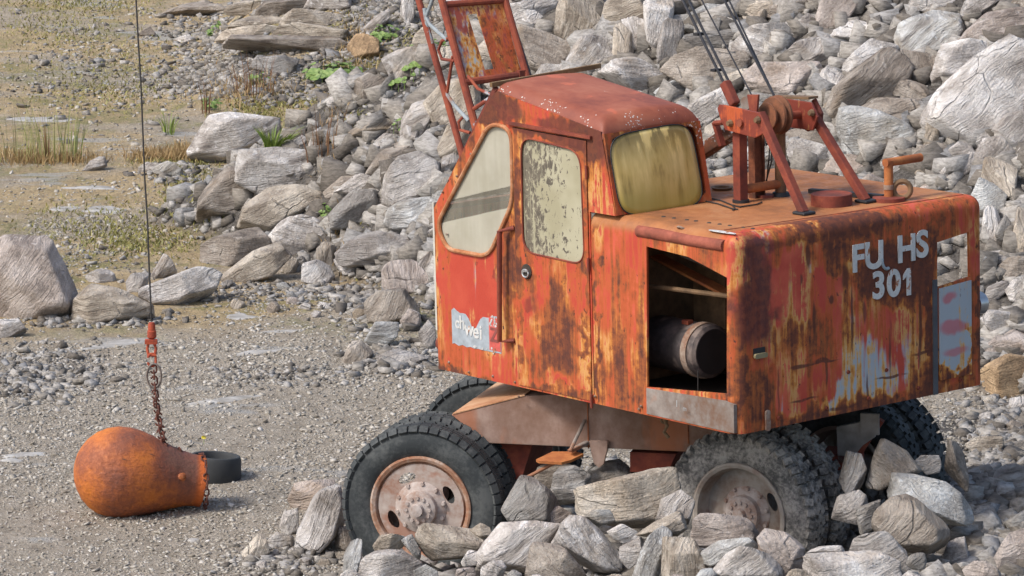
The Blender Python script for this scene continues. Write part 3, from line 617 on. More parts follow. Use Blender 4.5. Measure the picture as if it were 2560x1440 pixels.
# ------------------------------------------------------------------ the cable excavator
def rb(u, v): return tuple(bp(u, v, 0, 0))
def sb(u, v): return tuple(bp(u, v, 1, 0))
k = None
deckc = None
def shell_paint():
    m = paint('rusty_red_paint_housing', streak=.6, bias=.03, pbias=-.17, pale=.8,
        rust=[((0, 1.94, .6), (.3, .05, .9), .12), ((0, .05, .6), (.3, .07, .8), .10), ((0, 2.46, .6), (.3, .05, .7), .12), ((-1.53, 0, .7), (.05, .3, .9), .12), (rb(2230, 690), (.3, .45, .24), .17), (rb(2100, 560), (.3, .7, .13), .13), (rb(2080, 640), (.3, .3, .12), .10), (rb(2150, 1040), (.4, 1.3, .14), .12), (rb(2320, 980), (.3, .22, .3), .10), (rb(2330, 740), (.3, .14, .5), .05),
              (rb(2010, 720), (.2, .36, .3), -.09), (rb(1990, 960), (.2, .35, .25), -.08), (rb(2190, 930), (.2, .33, .25), -.06), (rb(2440, 800), (.2, .12, .5), -.02), (rb(2150, 720), (.2, .1, .35), -.03),
              (sb(1570, 800), (.12, .3, .7), -.03), (sb(1540, 960), (.3, .3, .25), .06), (rb(1900, 1000), (.2, .25, .25), .10), (sb(1560, 690), (.12, .3, .2), .06)],
        prim=[(rb(2190, 930), (.2, .42, .36), .20), (rb(2360, 980), (.2, .3, .2), .15), (rb(1960, 1000), (.2, .2, .2), .14), (rb(2060, 640), (.2, .12, .14), .2), (rb(2290, 860), (.2, .2, .45), .22), (rb(2100, 1000), (.2, .4, .15), .2), (rb(2130, 650), (.2, .12, .16), .2), (rb(2420, 900), (.2, .14, .4), .22), (rb(1900, 980), (.2, .08, .2), .16), (rb(2110, 1010), (.2, .3, .12), .2)],
        scr=[(rb(2060, 905), (.3, .17, .010), .9), (rb(2000, 915), (.3, .12, .018), .9), (rb(2055, 903), (.3, .10, .02), 1), (rb(2065, 930), (.3, .014, .14), .8), (rb(2035, 800), (.3, .02, .16), .9), (rb(2320, 880), (.3, .17, .014), 1), (rb(2230, 940), (.3, .18, .012), 1), (rb(2330, 930), (.3, .10, .03), .9), (rb(2100, 1020), (.3, .2, .014), .9), (rb(2010, 1000), (.3, .16, .012), .9), (rb(1945, 980), (.3, .012, .2), .9), (rb(2170, 1000), (.3, .014, .22), .9), (rb(2130, 800), (.3, .014, .3), .9), (rb(2225, 850), (.3, .016, .3), .8), (rb(2300, 820), (.3, .018, .35), .9), (rb(2020, 640), (.3, .03, .10), .9), (rb(2075, 625), (.3, .03, .06), .9), (rb(2160, 780), (.3, .02, .1), .8), (rb(2080, 750), (.3, .03, .04), .9), (rb(2000, 700), (.3, .03, .05), .9), (rb(2110, 690), (.3, .06, .10), .8)],
        darkb=[(rb(1893, 760), (.3, .2, .42), 1.0), (rb(1870, 640), (.3, .1, .2), .8), (rb(1905, 620), (.3, .3, .06), .5)])
    k = NT.__new__(NT); k.m = m; k.t = m.node_tree; k.b = k.t.nodes['Principled BSDF']; k.tc = [q for q in k.t.nodes if q.type == 'TEX_COORD'][0]
    old = k.b.inputs['Base Color'].links[0].from_socket; p = k.obj(); sx = k.n('ShaderNodeSeparateXYZ'); k.l(p, sx.inputs[0])
    n1 = k.noise(p, 2.2, 5, .55); n2 = k.noise(p, 13, 6, .65)
    dk = k.ramp(k.math('ADD', k.math('MULTIPLY', n1, .7), k.math('MULTIPLY', n2, .3)), [(.35, (.22, .085, .03)), (.5, (.36, .135, .045)), (.64, (.42, .19, .075))])
    near = k.map(k.math('ADD', sx.outputs[0], k.math('MULTIPLY', n1, .1)), -.17, -.08, 1, 0)
    mask = k.math('MULTIPLY', k.map(k.math('ADD', sx.outputs[2], k.math('MULTIPLY', n1, .05)), HD - .10, HD - .03), near)
    nm = k.mix(mask, old, dk); k.l(nm, k.b.inputs['Base Color'])
    return m
M_shell = shell_paint()
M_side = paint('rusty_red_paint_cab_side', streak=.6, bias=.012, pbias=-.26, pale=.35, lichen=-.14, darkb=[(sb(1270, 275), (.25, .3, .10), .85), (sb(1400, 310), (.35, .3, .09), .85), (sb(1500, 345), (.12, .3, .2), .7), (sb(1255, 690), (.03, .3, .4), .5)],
    rust=[(sb(1180, 720), (.4, .3, .35), -.10), (sb(1150, 945), (.5, .5, .09), .16), (sb(1280, 700), (.12, .3, .5), .07), (sb(1230, 260), (.4, .3, .16), .22), (sb(1480, 330), (.3, .3, .25), .2), (sb(1505, 480), (.1, .3, .5), .02), (sb(1150, 400), (.2, .2, .5), .1)],
    prim=[(sb(1275, 720), (.05, .2, .25), .3)])
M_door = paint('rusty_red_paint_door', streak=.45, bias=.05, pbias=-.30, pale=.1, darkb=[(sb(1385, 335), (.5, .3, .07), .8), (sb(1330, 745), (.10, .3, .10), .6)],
    rust=[((-1.60, 0, .9), (.05, .3, 1.0), .09), ((-2.42, 0, .8), (.05, .3, 1.0), .09), ((-2.0, 0, .03), (.6, .3, .07), .14), (sb(1395, 830), (.26, .3, .42), .13), (sb(1440, 700), (.12, .3, .16), -.03), (sb(1400, 965), (.35, .3, .13), -.07), (sb(1460, 850), (.08, .3, .5), -.03), (sb(1330, 700), (.12, .3, .14), .1), (sb(1380, 330), (.5, .3, .08), .2), (sb(1290, 470), (.06, .3, .6), .08)],
    prim=[(sb(1435, 700), (.08, .2, .1), .22), (sb(1340, 690), (.03, .2, .06), .3)])
M_roof = plain_rust('cab_roof_rust', (.30, .075, .040), (.37, .10, .055), (.21, .05, .028), 2.2, extra=(.50, .13, .07), ex_amt=.35, rough=.62)
M_rust = plain_rust('red_brown_rust', (.20, .040, .022), (.27, .065, .03), (.11, .028, .018), 4)
M_rusto = plain_rust('orange_rust', (.34, .105, .03), (.46, .17, .05), (.2, .06, .025), 4)
M_boom = plain_rust('boom_rust_with_grey_paint', (.24, .050, .026), (.32, .075, .03), (.13, .03, .018), 4, greyblue=.035)
M_plate = paint('peeling_grey_boom_plate', streak=.75, bias=.0, pbias=-.17, base=(.26, .05, .028), spots=.6, prim=[(tuple(bp(1170, 120, 1, 1.3)), (.3, .16, .7), .2), (tuple(bp(1240, 90, 1, 1.6)), (.3, .08, .3), .15)])
M_chas = plain_rust('grey_brown_chassis_steel', (.25, .155, .115), (.36, .25, .20), (.17, .085, .05), 1.8, extra=(.40, .13, .05), ex_amt=.6, st=(1.4, 1.4, .6))
M_sill = plain_rust('grey_sill_steel', (.20, .16, .135), (.29, .25, .22), (.15, .07, .035), 3.0, extra=(.30, .11, .04), ex_amt=.8)
M_dark = simple('dark_interior_steel', (.045, .034, .026), .8, .4)
M_inb = simple('brown_interior_panel', (.17, .10, .05), .8, .5)
M_black = simple('black_rubber_trim', (.018, .018, .02), .6, .2)
M_steelg = simple('grey_cable_steel', (.045, .045, .05), .45, .3, 20, .2, .4)
M_wire = simple('dark_wire', (.025, .022, .02), .7)
M_chalk = simple('faint_chalk', (.33, .34, .34), .7)
k = NT('chalky_white_lettering'); p = k.obj(); n_ = k.noise(p, 9, 6, .7); n2 = k.noise(k.sc(p, (30, 30, 4)), 1, 4)
c = k.ramp(n_, [(.3, (.44, .44, .42)), (.6, (.64, .64, .61))]); c = k.mix(k.map(k.math('ADD', n_, k.math('MULTIPLY', n2, .6)), .87, .93), c, (.33, .12, .045)); M_white = k.out(c, .6, k.bump(n_, .3, .004))
M_chrome = simple('worn_chrome', (.55, .55, .54), .3, .15, 20, .1, .8)
M_tank = plain_rust('sooty_tank', (.055, .045, .045), (.12, .09, .085), (.025, .02, .02), 4, extra=(.32, .25, .21), ex_amt=.5, rough=.5)
M_strap = plain_rust('pale_strap', (.28, .20, .15), (.38, .30, .24), (.2, .08, .04), 8)
M_rub = simple('weathered_black_rubber', (.036, .039, .041), .75, .3, 5, .3)
k = NT('dusty_tyre_rubber'); p = k.obj(); n_ = k.noise(p, 5, 6, .65); n2 = k.noise(p, 34, 5, .7)
M_mud = k.out(k.mix(k.map(k.math('ADD', k.math('MULTIPLY', n_, .6), k.math('MULTIPLY', n2, .4)), .40, .60), (.09, .087, .082), (.42, .39, .35)), .92, k.bump(k.math('ADD', n_, n2), .9, .02))
k = NT('weathered_tyre_rubber'); p = k.obj(); n_ = k.noise(p, 3, 6, .65); n2 = k.noise(p, 34, 5, .7)
M_tyre = k.out(k.mix(k.map(k.math('ADD', k.math('MULTIPLY', n_, .7), k.math('MULTIPLY', n2, .3)), .42, .62), (.024, .029, .031), (.085, .090, .088)), .8, k.bump(n2, .4, .008))
M_rim = plain_rust('chalky_rusted_rim', (.38, .30, .255), (.47, .40, .35), (.26, .12, .07), 3.6, extra=(.28, .10, .045), ex_amt=.7)
M_rimd = plain_rust('dusty_brown_rim', (.33, .285, .24), (.42, .37, .32), (.2, .13, .09), 2.6, extra=(.20, .095, .06), ex_amt=.6)
M_riml = plain_rust('rust_ring', (.34, .19, .12), (.47, .36, .29), (.25, .085, .035), 7)
M_hub = plain_rust('pale_hub', (.40, .33, .29), (.50, .44, .40), (.27, .15, .10), 6)
k = NT('dirty_pane_painted_light'); p = k.obj(); nn = k.noise(p, 3, 4); st = k.noise(k.sc(p, (14, 14, 1.2)), 1, 4)
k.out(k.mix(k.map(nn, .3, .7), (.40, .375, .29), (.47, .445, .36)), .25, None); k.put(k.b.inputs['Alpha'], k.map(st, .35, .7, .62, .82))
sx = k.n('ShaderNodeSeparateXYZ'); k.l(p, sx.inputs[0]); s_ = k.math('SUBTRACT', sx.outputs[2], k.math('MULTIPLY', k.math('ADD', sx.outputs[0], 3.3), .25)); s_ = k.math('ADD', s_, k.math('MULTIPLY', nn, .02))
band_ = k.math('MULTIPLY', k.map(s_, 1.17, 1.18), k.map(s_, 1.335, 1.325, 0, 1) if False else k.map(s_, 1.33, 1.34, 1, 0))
k.put(k.b.inputs['Alpha'], k.math('SUBTRACT', k.map(st, .35, .7, .86, .95), k.math('MULTIPLY', band_, .68))); M_pane = k.m  # near-opaque cream paints in the lit far pane; clearer band leaves a dark gap
k = NT('peeling_door_pane'); p = k.obj()
a_ = k.noise(k.sc(p, (24, 24, 17)), 1, 6, .72, .6); d_ = k.noise(k.sc(p, (50, 50, 2.2)), 1, 3, .5); g_ = k.noise(p, 2.2, 3)
sx = k.n('ShaderNodeSeparateXYZ'); k.l(p, sx.inputs[0])
gr = k.map(sx.outputs[0], -2.35, -1.75, .06, -.10, False)
mk = k.math('ADD', k.math('ADD', k.math('MULTIPLY', a_, .72), k.math('MULTIPLY', g_, .28)), gr)
mm = k.map(mk, .485, .505); mm = k.math('MULTIPLY', mm, k.map(d_, .56, .6, 1, .15))
k.out(k.mix(mm, k.mix(k.map(g_, .35, .6), (.34, .31, .20), (.42, .39, .27)), k.mix(k.map(a_, .5, .6), (.17, .145, .105), (.10, .085, .065))), .5, k.bump(mm, .4, .004)); M_dpane = k.m
k = NT('algae_stained_perspex'); p = k.obj(); st = k.noise(k.sc(p, (9, 9, .9)), 1, 5, .6, .2); g_ = k.noise(p, 2.6, 3)
c = k.ramp(k.math('ADD', k.math('MULTIPLY', st, .65), k.math('MULTIPLY', g_, .35)), [(.36, (.30, .20, .045)), (.44, (.56, .39, .11)), (.56, (.72, .53, .19)), (.68, (.78, .60, .27))])
sx = k.n('ShaderNodeSeparateXYZ'); k.l(p, sx.inputs[0])
c = k.mix(k.math('MULTIPLY', k.map(k.math('ADD', sx.outputs[2], k.math('MULTIPLY', g_, -.25)), 1.36, 1.58, 1, 0), .8), c, (.40, .32, .07))
dk_ = k.math('MULTIPLY', k.map(st, .50, .60, 1, 0), k.map(sx.outputs[2], 1.72, 2.08)); c = k.mix(k.math('MULTIPLY', dk_, .75), c, (.05, .045, .02))
M_rpane = k.out(c, .35, k.bump(st, .15, .004))
M_corr = simple('white_corrugated_sheet', (.62, .62, .60), .5, .08)
exc = empty('cable_excavator', BM)
tag(exc, 'rusty red-orange cable excavator with cab, lettered rear housing and big dual wheels', 'excavator')
# --- engine housing
bm = bmesh.new(); bmesh.ops.create_cube(bm, size=1)
for q in bm.verts: q.co = Vector(((q.co.x - .5) * 2.124, (q.co.y + .5) * BW, (q.co.z + .5) * HD))
def ed(fn, off, seg):
    es = [e for e in bm.edges if all(fn(v_.co) for v_ in e.verts)]
    bmesh.ops.bevel(bm, geom=es, offset=off, segments=seg, profile=.5, affect='EDGES')
T_ = 1e-3
e1 = [e for e in bm.edges if (all(abs(q.co.z - HD) < T_ for q in e.verts) and (all(abs(q.co.x) < T_ for q in e.verts) or all(abs(q.co.y) < T_ for q in e.verts) or all(abs(q.co.y - BW) < T_ for q in e.verts)))
      or (all(abs(q.co.x) < T_ for q in e.verts) and (all(abs(q.co.y) < T_ for q in e.verts) or all(abs(q.co.y - BW) < T_ for q in e.verts)))]
bmesh.ops.bevel(bm, geom=e1, offset=.10, segments=7, profile=.5, affect='EDGES')
bmesh.ops.delete(bm, geom=[q for q in bm.faces if all(abs(v_.co.z) < T_ for v_ in q.verts)], context='FACES')
bmesh.ops.recalc_face_normals(bm, faces=bm.faces)
me = bpy.data.meshes.new('engine_housing'); bm.to_mesh(me); bm.free(); me.materials.append(M_shell)
hs = link('engine_housing', me, exc)
md = hs.modifiers.new('s', 'SOLIDIFY'); md.thickness = .02; md.offset = -1
def cutter(poly, O, A, B, t):
    c_ = MB().prism(poly, O, A, B, t).build('cut', M_dark); c_.matrix_world = BM; m_ = hs.modifiers.new('b', 'BOOLEAN'); m_.operation = 'DIFFERENCE'; m_.solver = 'EXACT'; m_.object = c_; return c_
cuts = []
op = [sb(1616, 616), sb(1720, 642), sb(1817, 694), sb(1817, 985), sb(1618, 968)]; op = [(q[0], q[2]) for q in op]
cuts.append(cutter([(x, z) for x, z in op], (0, .12, 0), (1, 0, 0), (0, 0, 1), .3))
cuts.append(cutter([(-2.3, -.2), (-1.5663, -.2), (-1.5663, .932), (-2.3, .932)], (0, 0, -.2), (1, 0, 0), (0, 1, 0), 2.2))
rw = [rb(2343, 606), rb(2422, 580), rb(2424, 692), rb(2343, 719)]; rw = [(q[1], q[2]) for q in rw]
cuts.append(cutter(rw, (-.08, 0, 0), (0, 1, 0), (0, 0, 1), .3))
cuts.append(cutter([(-1.35, .35), (-.12, .35), (-.12, 1.25), (-1.35, 1.25)], (0, BW + .2, 0), (1, 0, 0), (0, 0, 1), .4))
bake(hs)
for q in hs.data.polygons: q.use_smooth = True
bm = bmesh.new(); bm.from_mesh(hs.data)
for e in bm.edges:
    if len(e.link_faces) == 2 and e.calc_face_angle(0) > .5: e.smooth = False
bm.to_mesh(hs.data); bm.free()
for c_ in cuts: bpy.data.objects.remove(c_)
# interior
b = MB(); b.box((-1.5, 1.2, .7), (.02, 2.3, 1.35)); b.build('bulkhead', M_inb, exc)
b = MB(); b.box((-.85, 1.25, .10), (1.4, 2.2, .04)); b.build('engine_floor', M_dark, exc)
b = MB(); b.box((-.95, 1.25, .45), (.75, .7, .6)); b.box((-.95, 1.25, .82), (.5, .3, .14)); b.tube([(-.9, 1.0, .8), (-.6, .9, 1.0), (-.3, 1.1, 1.2)], .05); b.build('engine_block', M_dark, exc)
b = MB()
for (x_, z_, r_h) in ((-.75, 1.15, .02), (-.6, 1.08, .014), (-.45, 1.12, .025), (-.3, 1.05, .012)): b.tube([(x_ - .2, .2, z_ + .1), (x_, .35, z_), (x_ + .12, .6, z_ - .15), (x_ + .1, .7, z_ - .4)], r_h, 8)
b.build('engine_hoses', simple('perished_hose', (.07, .06, .05), .7, .4), exc)
b = MB(); b.box((-1.1, .75, .75), (.35, .04, .5)); b.box((-.62, .8, .45), (.5, .03, .3)); b.tube([(-1.3, .2, .9), (-.2, .3, .92)], .018, 8); b.build('engine_bracket', M_inb, exc)
tc = bp(1783, 880, 1, .42); b = MB(); Mt = Matrix(((0, -1, 0), (1, 0, 0), (0, 0, 1)))
ax = Vector((-1, 0, 0)); Mx = Matrix(((0, -1, 0), (1, 0, 0), (0, 0, 1))).to_4x4(); Mx.translation = tc
b.lathe([(.0, 0), (.0, .17), (.02, .195), (.60, .195), (.64, .16), (.64, 0)], 48, Mx); tk = b.build('fuel_tank', M_tank, exc)
b = MB(); b.lathe([(.075, .196), (.075, .206), (.135, .206), (.135, .196)], 48, Mx); b.build('strap', M_strap, tk)
b = MB(); b.lathe([(-.004, 0), (-.004, .165)], 40, Mx); b.build('end_cap', M_black, tk)
b = MB(); b.box(tuple(tc + Vector((-.22, -.05, .20))), (.07, .05, .03)); b.build('filler_cap', M_rust, tk)
b = MB(); b.beam(bp(1640, 640, 1, .5), bp(1830, 740, 1, .5), .02, .11, (0, 1, 0)); b.build('diagonal_brace', M_rusto, exc)
b = MB(); b.tube([bp(1690, 632, 1, .25), bp(1760, 640, 1, .25), bp(1830, 690, 1, .25)], .014); b.tube([bp(1745, 925, 1, .1), bp(1745, 985, 1, .1)], .004); b.build('hose', M_wire, exc)
b = MB(); b.prism([(sb(1617, 970)[0], sb(1617, 970)[2]), (sb(1617, 970)[0], .012), (-.03, .012), (-.03, sb(1835, 1012)[2]), (sb(1817, 1002)[0], sb(1817, 1002)[2])], (0, -.006, 0), (1, 0, 0), (0, 0, 1), -.03); sill = b.build('sill_plate', M_sill, exc)
b = MB(); b.box((-.53, .05, .17), (.86, .1, .05)); b.build('sill_ledge', M_rust, exc)
for s_, u_, v_, z_ in (('1', 1692, 1010, .07), ('m', 1712, 1022, .05)):
    q = bp(u_, v_, 1, -.0385); text_mesh(s_, z_, .0005, .0008, M_chalk, 'chalk_mark', sill, q, (1, 0, 0), (0, 0, 1))
# rear panel details
b = MB(); zz = rb(2343, 722)[2]
b.prism([(2.005, .10), (2.335, .10), (2.335, zz + .02), (2.005, zz)], (.004, 0, 0), (0, 1, 0), (0, 0, 1), .012)
k_ = paint('grey_primer_hatch', streak=.6, bias=-.10, pbias=.5, rust=[((0, 2.1, .12), (.3, .5, .1), .2), ((0, 2.33, .3), (.2, .03, .3), .12)])
nt = NT.__new__(NT); nt.m = k_; nt.t = k_.node_tree; nt.b = nt.t.nodes['Principled BSDF']; nt.tc = [q for q in nt.t.nodes if q.type == 'TEX_COORD'][0]
old = nt.b.inputs['Base Color'].links[0].from_socket
pk = nt.blobs([(rb(2372, 745), (.2, .08, .05), .8), (rb(2380, 815), (.2, .16, .06), .8), (rb(2385, 878), (.2, .15, .045), .7)], .03, 2.0)
nt.l(nt.mix(nt.math('MINIMUM', pk, .8), old, (.50, .13, .15)), nt.b.inputs['Base Color'])
b.build('hatch_panel', k_, exc)
b = MB(); b.box((.005, 1.965, .43), (.012, .045, .86)); b.build('hatch_post', simple('dark_slate_post', (.07, .075, .085), .6), exc)
LT = [('F', 2143, 649, .275), ('U', 2184, 641, .275), ('H', 2265, 624, .275), ('S', 2304, 613, .275), ('3', 2195, 716, .275), ('0', 2233, 711, .275)]
for s_, u_, v_, z_ in LT:
    q = rb(u_, v_); o = text_mesh(s_, z_, .0075, .004, M_white, 'letter', hs, (.006, q[1], q[2]), (0, 1, 0), (0, 0, 1))
q = rb(2270, 704); b = MB(); b.prism([(-.02, -.10), (.022, -.10), (.022, .10), (-.012, .10), (-.055, .055), (-.055, .02), (-.02, .045)], (.002, q[1], q[2]), (0, 1, 0), (0, 0, 1), .008); b.build('letter', M_white, hs)
q = rb(2216, 648); b = MB(); b.tube([(.006, q[1] + .05 * math.cos(a), q[2] + .07 * math.sin(a)) for a in np.linspace(math.radians(170), math.radians(290), 9)], .012, 6); b.build('letter', simple('grey_letter_remnant', (.28, .33, .36), .7), hs)
q = rb(1897, 882); b = MB(); b.box((.002, q[1], q[2] + .012), (.01, .11, .05)); b.build('slot', M_black, hs)
b = MB(); b.prism(round_poly([(-.06, -.035), (.06, -.035), (.06, .0), (-.06, .0)], .02), (.01, q[1], q[2]), (0, 1, 0), (0, 0, 1), .02); b.build('slot_cover', simple('olive_metal', (.23, .19, .10), .6), hs)
b = MB()
for (u_, v_) in ((1945, 1045), (2065, 1020), (2170, 995), (2295, 970), (2400, 950), (1915, 1040), (2215, 925), (2120, 930)):
    q = rb(u_, v_); b.lathe([(0, 0), (-.012, .010), (0, .016)][::-1], 10, Matrix.Translation(Vector((.004, q[1], q[2]))) @ Matrix(((0, -1, 0, 0), (1, 0, 0, 0), (0, 0, 1, 0), (0, 0, 0, 1))))
b.build('bolts', M_rust, hs)['kind'] = 'stuff'
q = rb(1915, 1052); b = MB(); b.prism(round_poly([(-.022, -.07), (.022, -.07), (.022, .08), (-.022, .08)], .02), (.012, q[1], q[2]), (0, 1, 0), (0, 0, 1), .014); b.build('tow_lug', M_strap, exc)
q = rb(2455, 765); b = MB(); Ml = Matrix.Translation(Vector((-.10, BW + .03, q[2]))) @ Matrix.Rotation(math.pi, 4, 'Z')
b.lathe([(.05, 0), (.05, .075), (-.02, .085), (-.03, .07)], 28, Ml); lamp = b.build('tail_lamp', M_chrome, exc)
b = MB(); b.lathe([(-.03, .07), (-.045, .04), (-.05, 0)], 28, Ml); b.build('lens', simple('dull_red_lens', (.12, .03, .03), .3), lamp)
# roof edge details of the housing
b = MB(); b.tube([(-1.05, .022, HD - .085), (-.8, .020, HD - .083), (-.5, .023, HD - .09), (-.12, .020, HD - .085)], .044, 16); b.build('roof_roll', plain_rust('roll_rust', (.27, .07, .04), (.38, .11, .065), (.16, .045, .025), 5), exc)
q = bp(1797, 583, 2, HD - .005); b = MB(); b.prism(smooth_poly([(-.14, -.012), (-.05, -.03), (.14, -.02), (.15, .012), (.02, .03), (-.1, .02)], 2), (q.x, max(q.y, .06) , HD + .001), (1, .02, 0), (0, 1, 0), .003); b.build('paint_patch', M_white, hs)
q = bp(1625, 577, 2, HD); b = MB(); b.torus((q.x, max(q.y, .05), HD - .02), .03, .008, Matrix.Rotation(math.radians(60), 3, 'X')); b.build('lifting_ring', M_strap, exc)
b = MB()
for i in range(9):
    b.lathe([(0, 0), (.006, .012), (0, .018)][::-1], 8, Matrix.Translation(Vector((-1.0 + i * .11 + random.uniform(-.02, .02), .22 + .01 * i, HD))) @ Matrix.Rotation(math.radians(90), 4, 'X'))
b.build('roof_bolts', M_dark, hs)['kind'] = 'stuff'
b = MB(); b.tube([(-.24, .12, HD + .001), (-.16, 1.2, HD + .001), (-.11, 2.38, HD + .001)], .004, 5); b.build('roof_seam', M_rust, hs)
# --- cab
CW = .93
zt = lambda x: 2.285 + (x + 2.64) * (-.13)
P_ = lambda u, v: (sb(u, v)[0], sb(u, v)[2])
XF, XD0, XD1 = -3.43, -2.44, -1.5663
side = [(XF, .0), (XD1, .0), (XD1, HD + .004), (-1.28, HD + .004), (-1.42, zt(-1.42) - .09), (-2.62, zt(-2.62) - .05), (-2.69, zt(-2.62) - .10), (XF, 1.26)]
zdt = sb(1472, 350)[2]
doorh = [(XD0, .03), (XD1 - .012, .03), (XD1 - .012, zdt), (XD0, zdt + .02)]
fw = round_poly([P_(1228, 306), P_(1282, 322), P_(1286, 505), P_(1225, 642), P_(1120, 622), P_(1096, 560)], .12, 6)
cab = plate('cab_side', side, [doorh, fw], (0, 0, 0), (1, 0, 0), (0, 0, 1), .016, M_side, exc)
cab.name = 'cab'
b = MB(); fr = fw + fw[:1]; b.tube([(x, -.014, z) for x, z in fr], .017, 8, False); b.build('window_frame', plain_rust('window_frame_rust', (.42, .17, .07), (.50, .28, .16), (.28, .09, .03), 7), cab)
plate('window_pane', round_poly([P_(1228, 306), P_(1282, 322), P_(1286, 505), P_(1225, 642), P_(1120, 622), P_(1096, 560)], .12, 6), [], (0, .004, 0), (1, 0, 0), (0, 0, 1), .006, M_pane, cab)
dw = round_poly([P_(1306, 340), P_(1455, 378), P_(1466, 662), P_(1312, 628)], .14, 6)
dpoly = [(XD0 + .006, .02), (XD1 - .016, .02), (XD1 - .016, zdt - .006), (XD0 + .006, zdt + .014)]
door = plate('door', dpoly, [dw], (0, -.006, 0), (1, 0, 0), (0, 0, 1), .022, M_door, exc)
plate('window_pane', dw, [], (0, -.002, 0), (1, 0, 0), (0, 0, 1), .006, M_dpane, door)
b = MB(); b.tube([(x, -.017, z) for x, z in dw + dw[:1]], .007, 6, False); b.build('window_seal', M_rust, door)
q = sb(1322, 678); b = MB(); Md = Matrix.Translation(Vector((q[0], -.02, q[2])))
b.lathe([(0, .058), (-.006, .055), (-.006, 0)], 28, Md); b.build('handle_recess', M_dark, door)
b = MB(); b.torus((q[0], -.034, q[2] - .012), .036, .007, None, 24, 8, 1.0, .8); b.beam((q[0] - .036, -.034, q[2]), (q[0] + .036, -.034, q[2] + .01), .014, .014); b.build('handle', M_chrome, door)
b = MB()
for v_ in (430, 660, 1000): q = sb(1474, v_); b.tube([(XD1 - .012, -.022, q[2] - .05), (XD1 - .012, -.022, q[2] + .05)], .011, 8)
b.build('hinge', M_rust, door)
q0, q1 = sb(1268, 575), sb(1268, 850); b = MB(); b.tube([(q0[0] + .10, -.01, q0[2] + .03), (q0[0], -.075, q0[2]), (q1[0], -.075, q1[2]), (q1[0] + .10, -.01, q1[2] + .01)], .020, 8); b.build('grab_rail', M_rust, exc)
b = MB(); b.box(((XD0 + XD1) / 2, -.02, zdt + .035), (XD1 - XD0 + .1, .03, .022), Matrix.Rotation(math.radians(1.3), 3, 'Y')); b.build('rain_gutter', M_rust, cab)
b = MB()
for (u_, v_) in ((1125, 905), (1175, 930), (1235, 940), (1290, 955), (1300, 990), (1120, 585), (1110, 480), (1145, 440), (1180, 385), (1490, 990), (1605, 1015), (1600, 1022)):
    q = sb(u_, v_); b.lathe([(0, 0), (-.010, .006), (0, .011)][::-1], 8, Matrix.Translation(Vector((q[0], -.010, q[2]))))
b.build('bolts', M_strap, cab)['kind'] = 'stuff'
# sticker
s0, s1 = sb(1131, 768), sb(1256, 885)
sx0, sx1, sz0, sz1 = s0[0], s1[0], sb(1132, 858)[2], sb(1131, 768)[2]
edge = [(sx0, sz0)] + [(sx0 + (sx1 - sx0) * t, sz0 - .0 + .008 * math.sin(t * 40)) for t in np.linspace(.05, .95, 12)] + [(sx1, sz0), (sx1, sz1)] + [(sx0 + (sx1 - sx0) * t, sz1 - (.10 + .05 * math.sin(t * 17)) * max(0, 1 - abs(t - .45) * 2.6)) for t in np.linspace(.95, .05, 16)] + [(sx0, sz1 - .02)]
stk = plate('sticker', edge, [], (0, -.0095, 0), (1, 0, 0), (0, 0, 1), .002, simple('faded_grey_sticker', (.33, .37, .40), .6, .2, 16), exc)
b = MB(); b.box((sx1 - .072, -.0120, (sz0 + sz1) / 2), (.135, .002, sz1 - sz0 - .03)); b.build('red_square', simple('faded_red', (.55, .10, .08), .6, .25, 14), stk)
for s_, t_, z_, h_ in (('c', .12, .60, .085), ('h', .22, .62, .10), ('w', .36, .5, .11), ('e', .50, .47, .11), ('i', .60, .46, .11)):
    text_mesh(s_, h_ * 1.45, .003, .001, M_white, 'letter', stk, (sx0 + (sx1 - sx0) * t_, -.0135, sz0 + (sz1 - sz0) * z_), (1, 0, 0), (0, 0, 1))
text_mesh('Z', .15, .004, .001, simple('dark_red_letter', (.22, .06, .05), .6), 'letter', stk, (sx1 - .075, -.0150, (sz0 + sz1) / 2 - .01), (1, 0, 0), (0, 0, 1))
b = MB()
for i in range(26):
    t_ = random.uniform(.78, .97); z_ = random.uniform(.72, .98) if i < 15 else random.uniform(.0, .12); t_ = t_ if i < 15 else random.uniform(.45, .9)
    b.box((sx0 + (sx1 - sx0) * t_, -.0145, sz0 + (sz1 - sz0) * z_), (random.uniform(.006, .022), .001, random.uniform(.01, .03)), Matrix.Rotation(random.uniform(-1, 1), 3, 'Y'))
b.build('torn_flakes', M_white, stk)['kind'] = 'stuff'
# roof dome
xa_, xb_ = -2.66, -1.40; r_ = .13
def prof(n, lo, hi, ra, rb_):
    A_ = [lo + ra * (1 - math.cos(a)) for a in np.linspace(0, math.pi / 2, 9)]; B_ = [hi - rb_ * (1 - math.cos(a)) for a in np.linspace(math.pi / 2, 0, 9)]
    return np.array(A_ + list(np.linspace(lo + ra, hi - rb_, n)[1:-1]) + B_)
gx_ = prof(12, xa_, xb_, .05, r_); gy_ = prof(10, -.006, CW + .006, r_, r_)
def drop(d, r): d = max(d, 0); return 0 if d >= r else r - math.sqrt(max(r * r - (r - d) ** 2, 0))
V = []
for x in gx_:
    for y in gy_:
        dd = [drop(x - xa_, .05), drop(xb_ - x, r_), drop(y + .006, r_), drop(CW + .006 - y, r_)]; V.append((x, y, zt(x) + .025 * math.sin(math.pi * (y / CW)) - min(max(dd) + .25 * sorted(dd)[-2], .14)))
ny = len(gy_); f_ = [(i * ny + j, (i + 1) * ny + j, (i + 1) * ny + j + 1, i * ny + j + 1) for i in range(len(gx_) - 1) for j in range(ny - 1)]
k = NT('cab_roof_rust_lichen'); p = k.obj(); n1 = k.noise(p, 2.0, 5, .5); n2 = k.noise(p, 16, 6, .65)
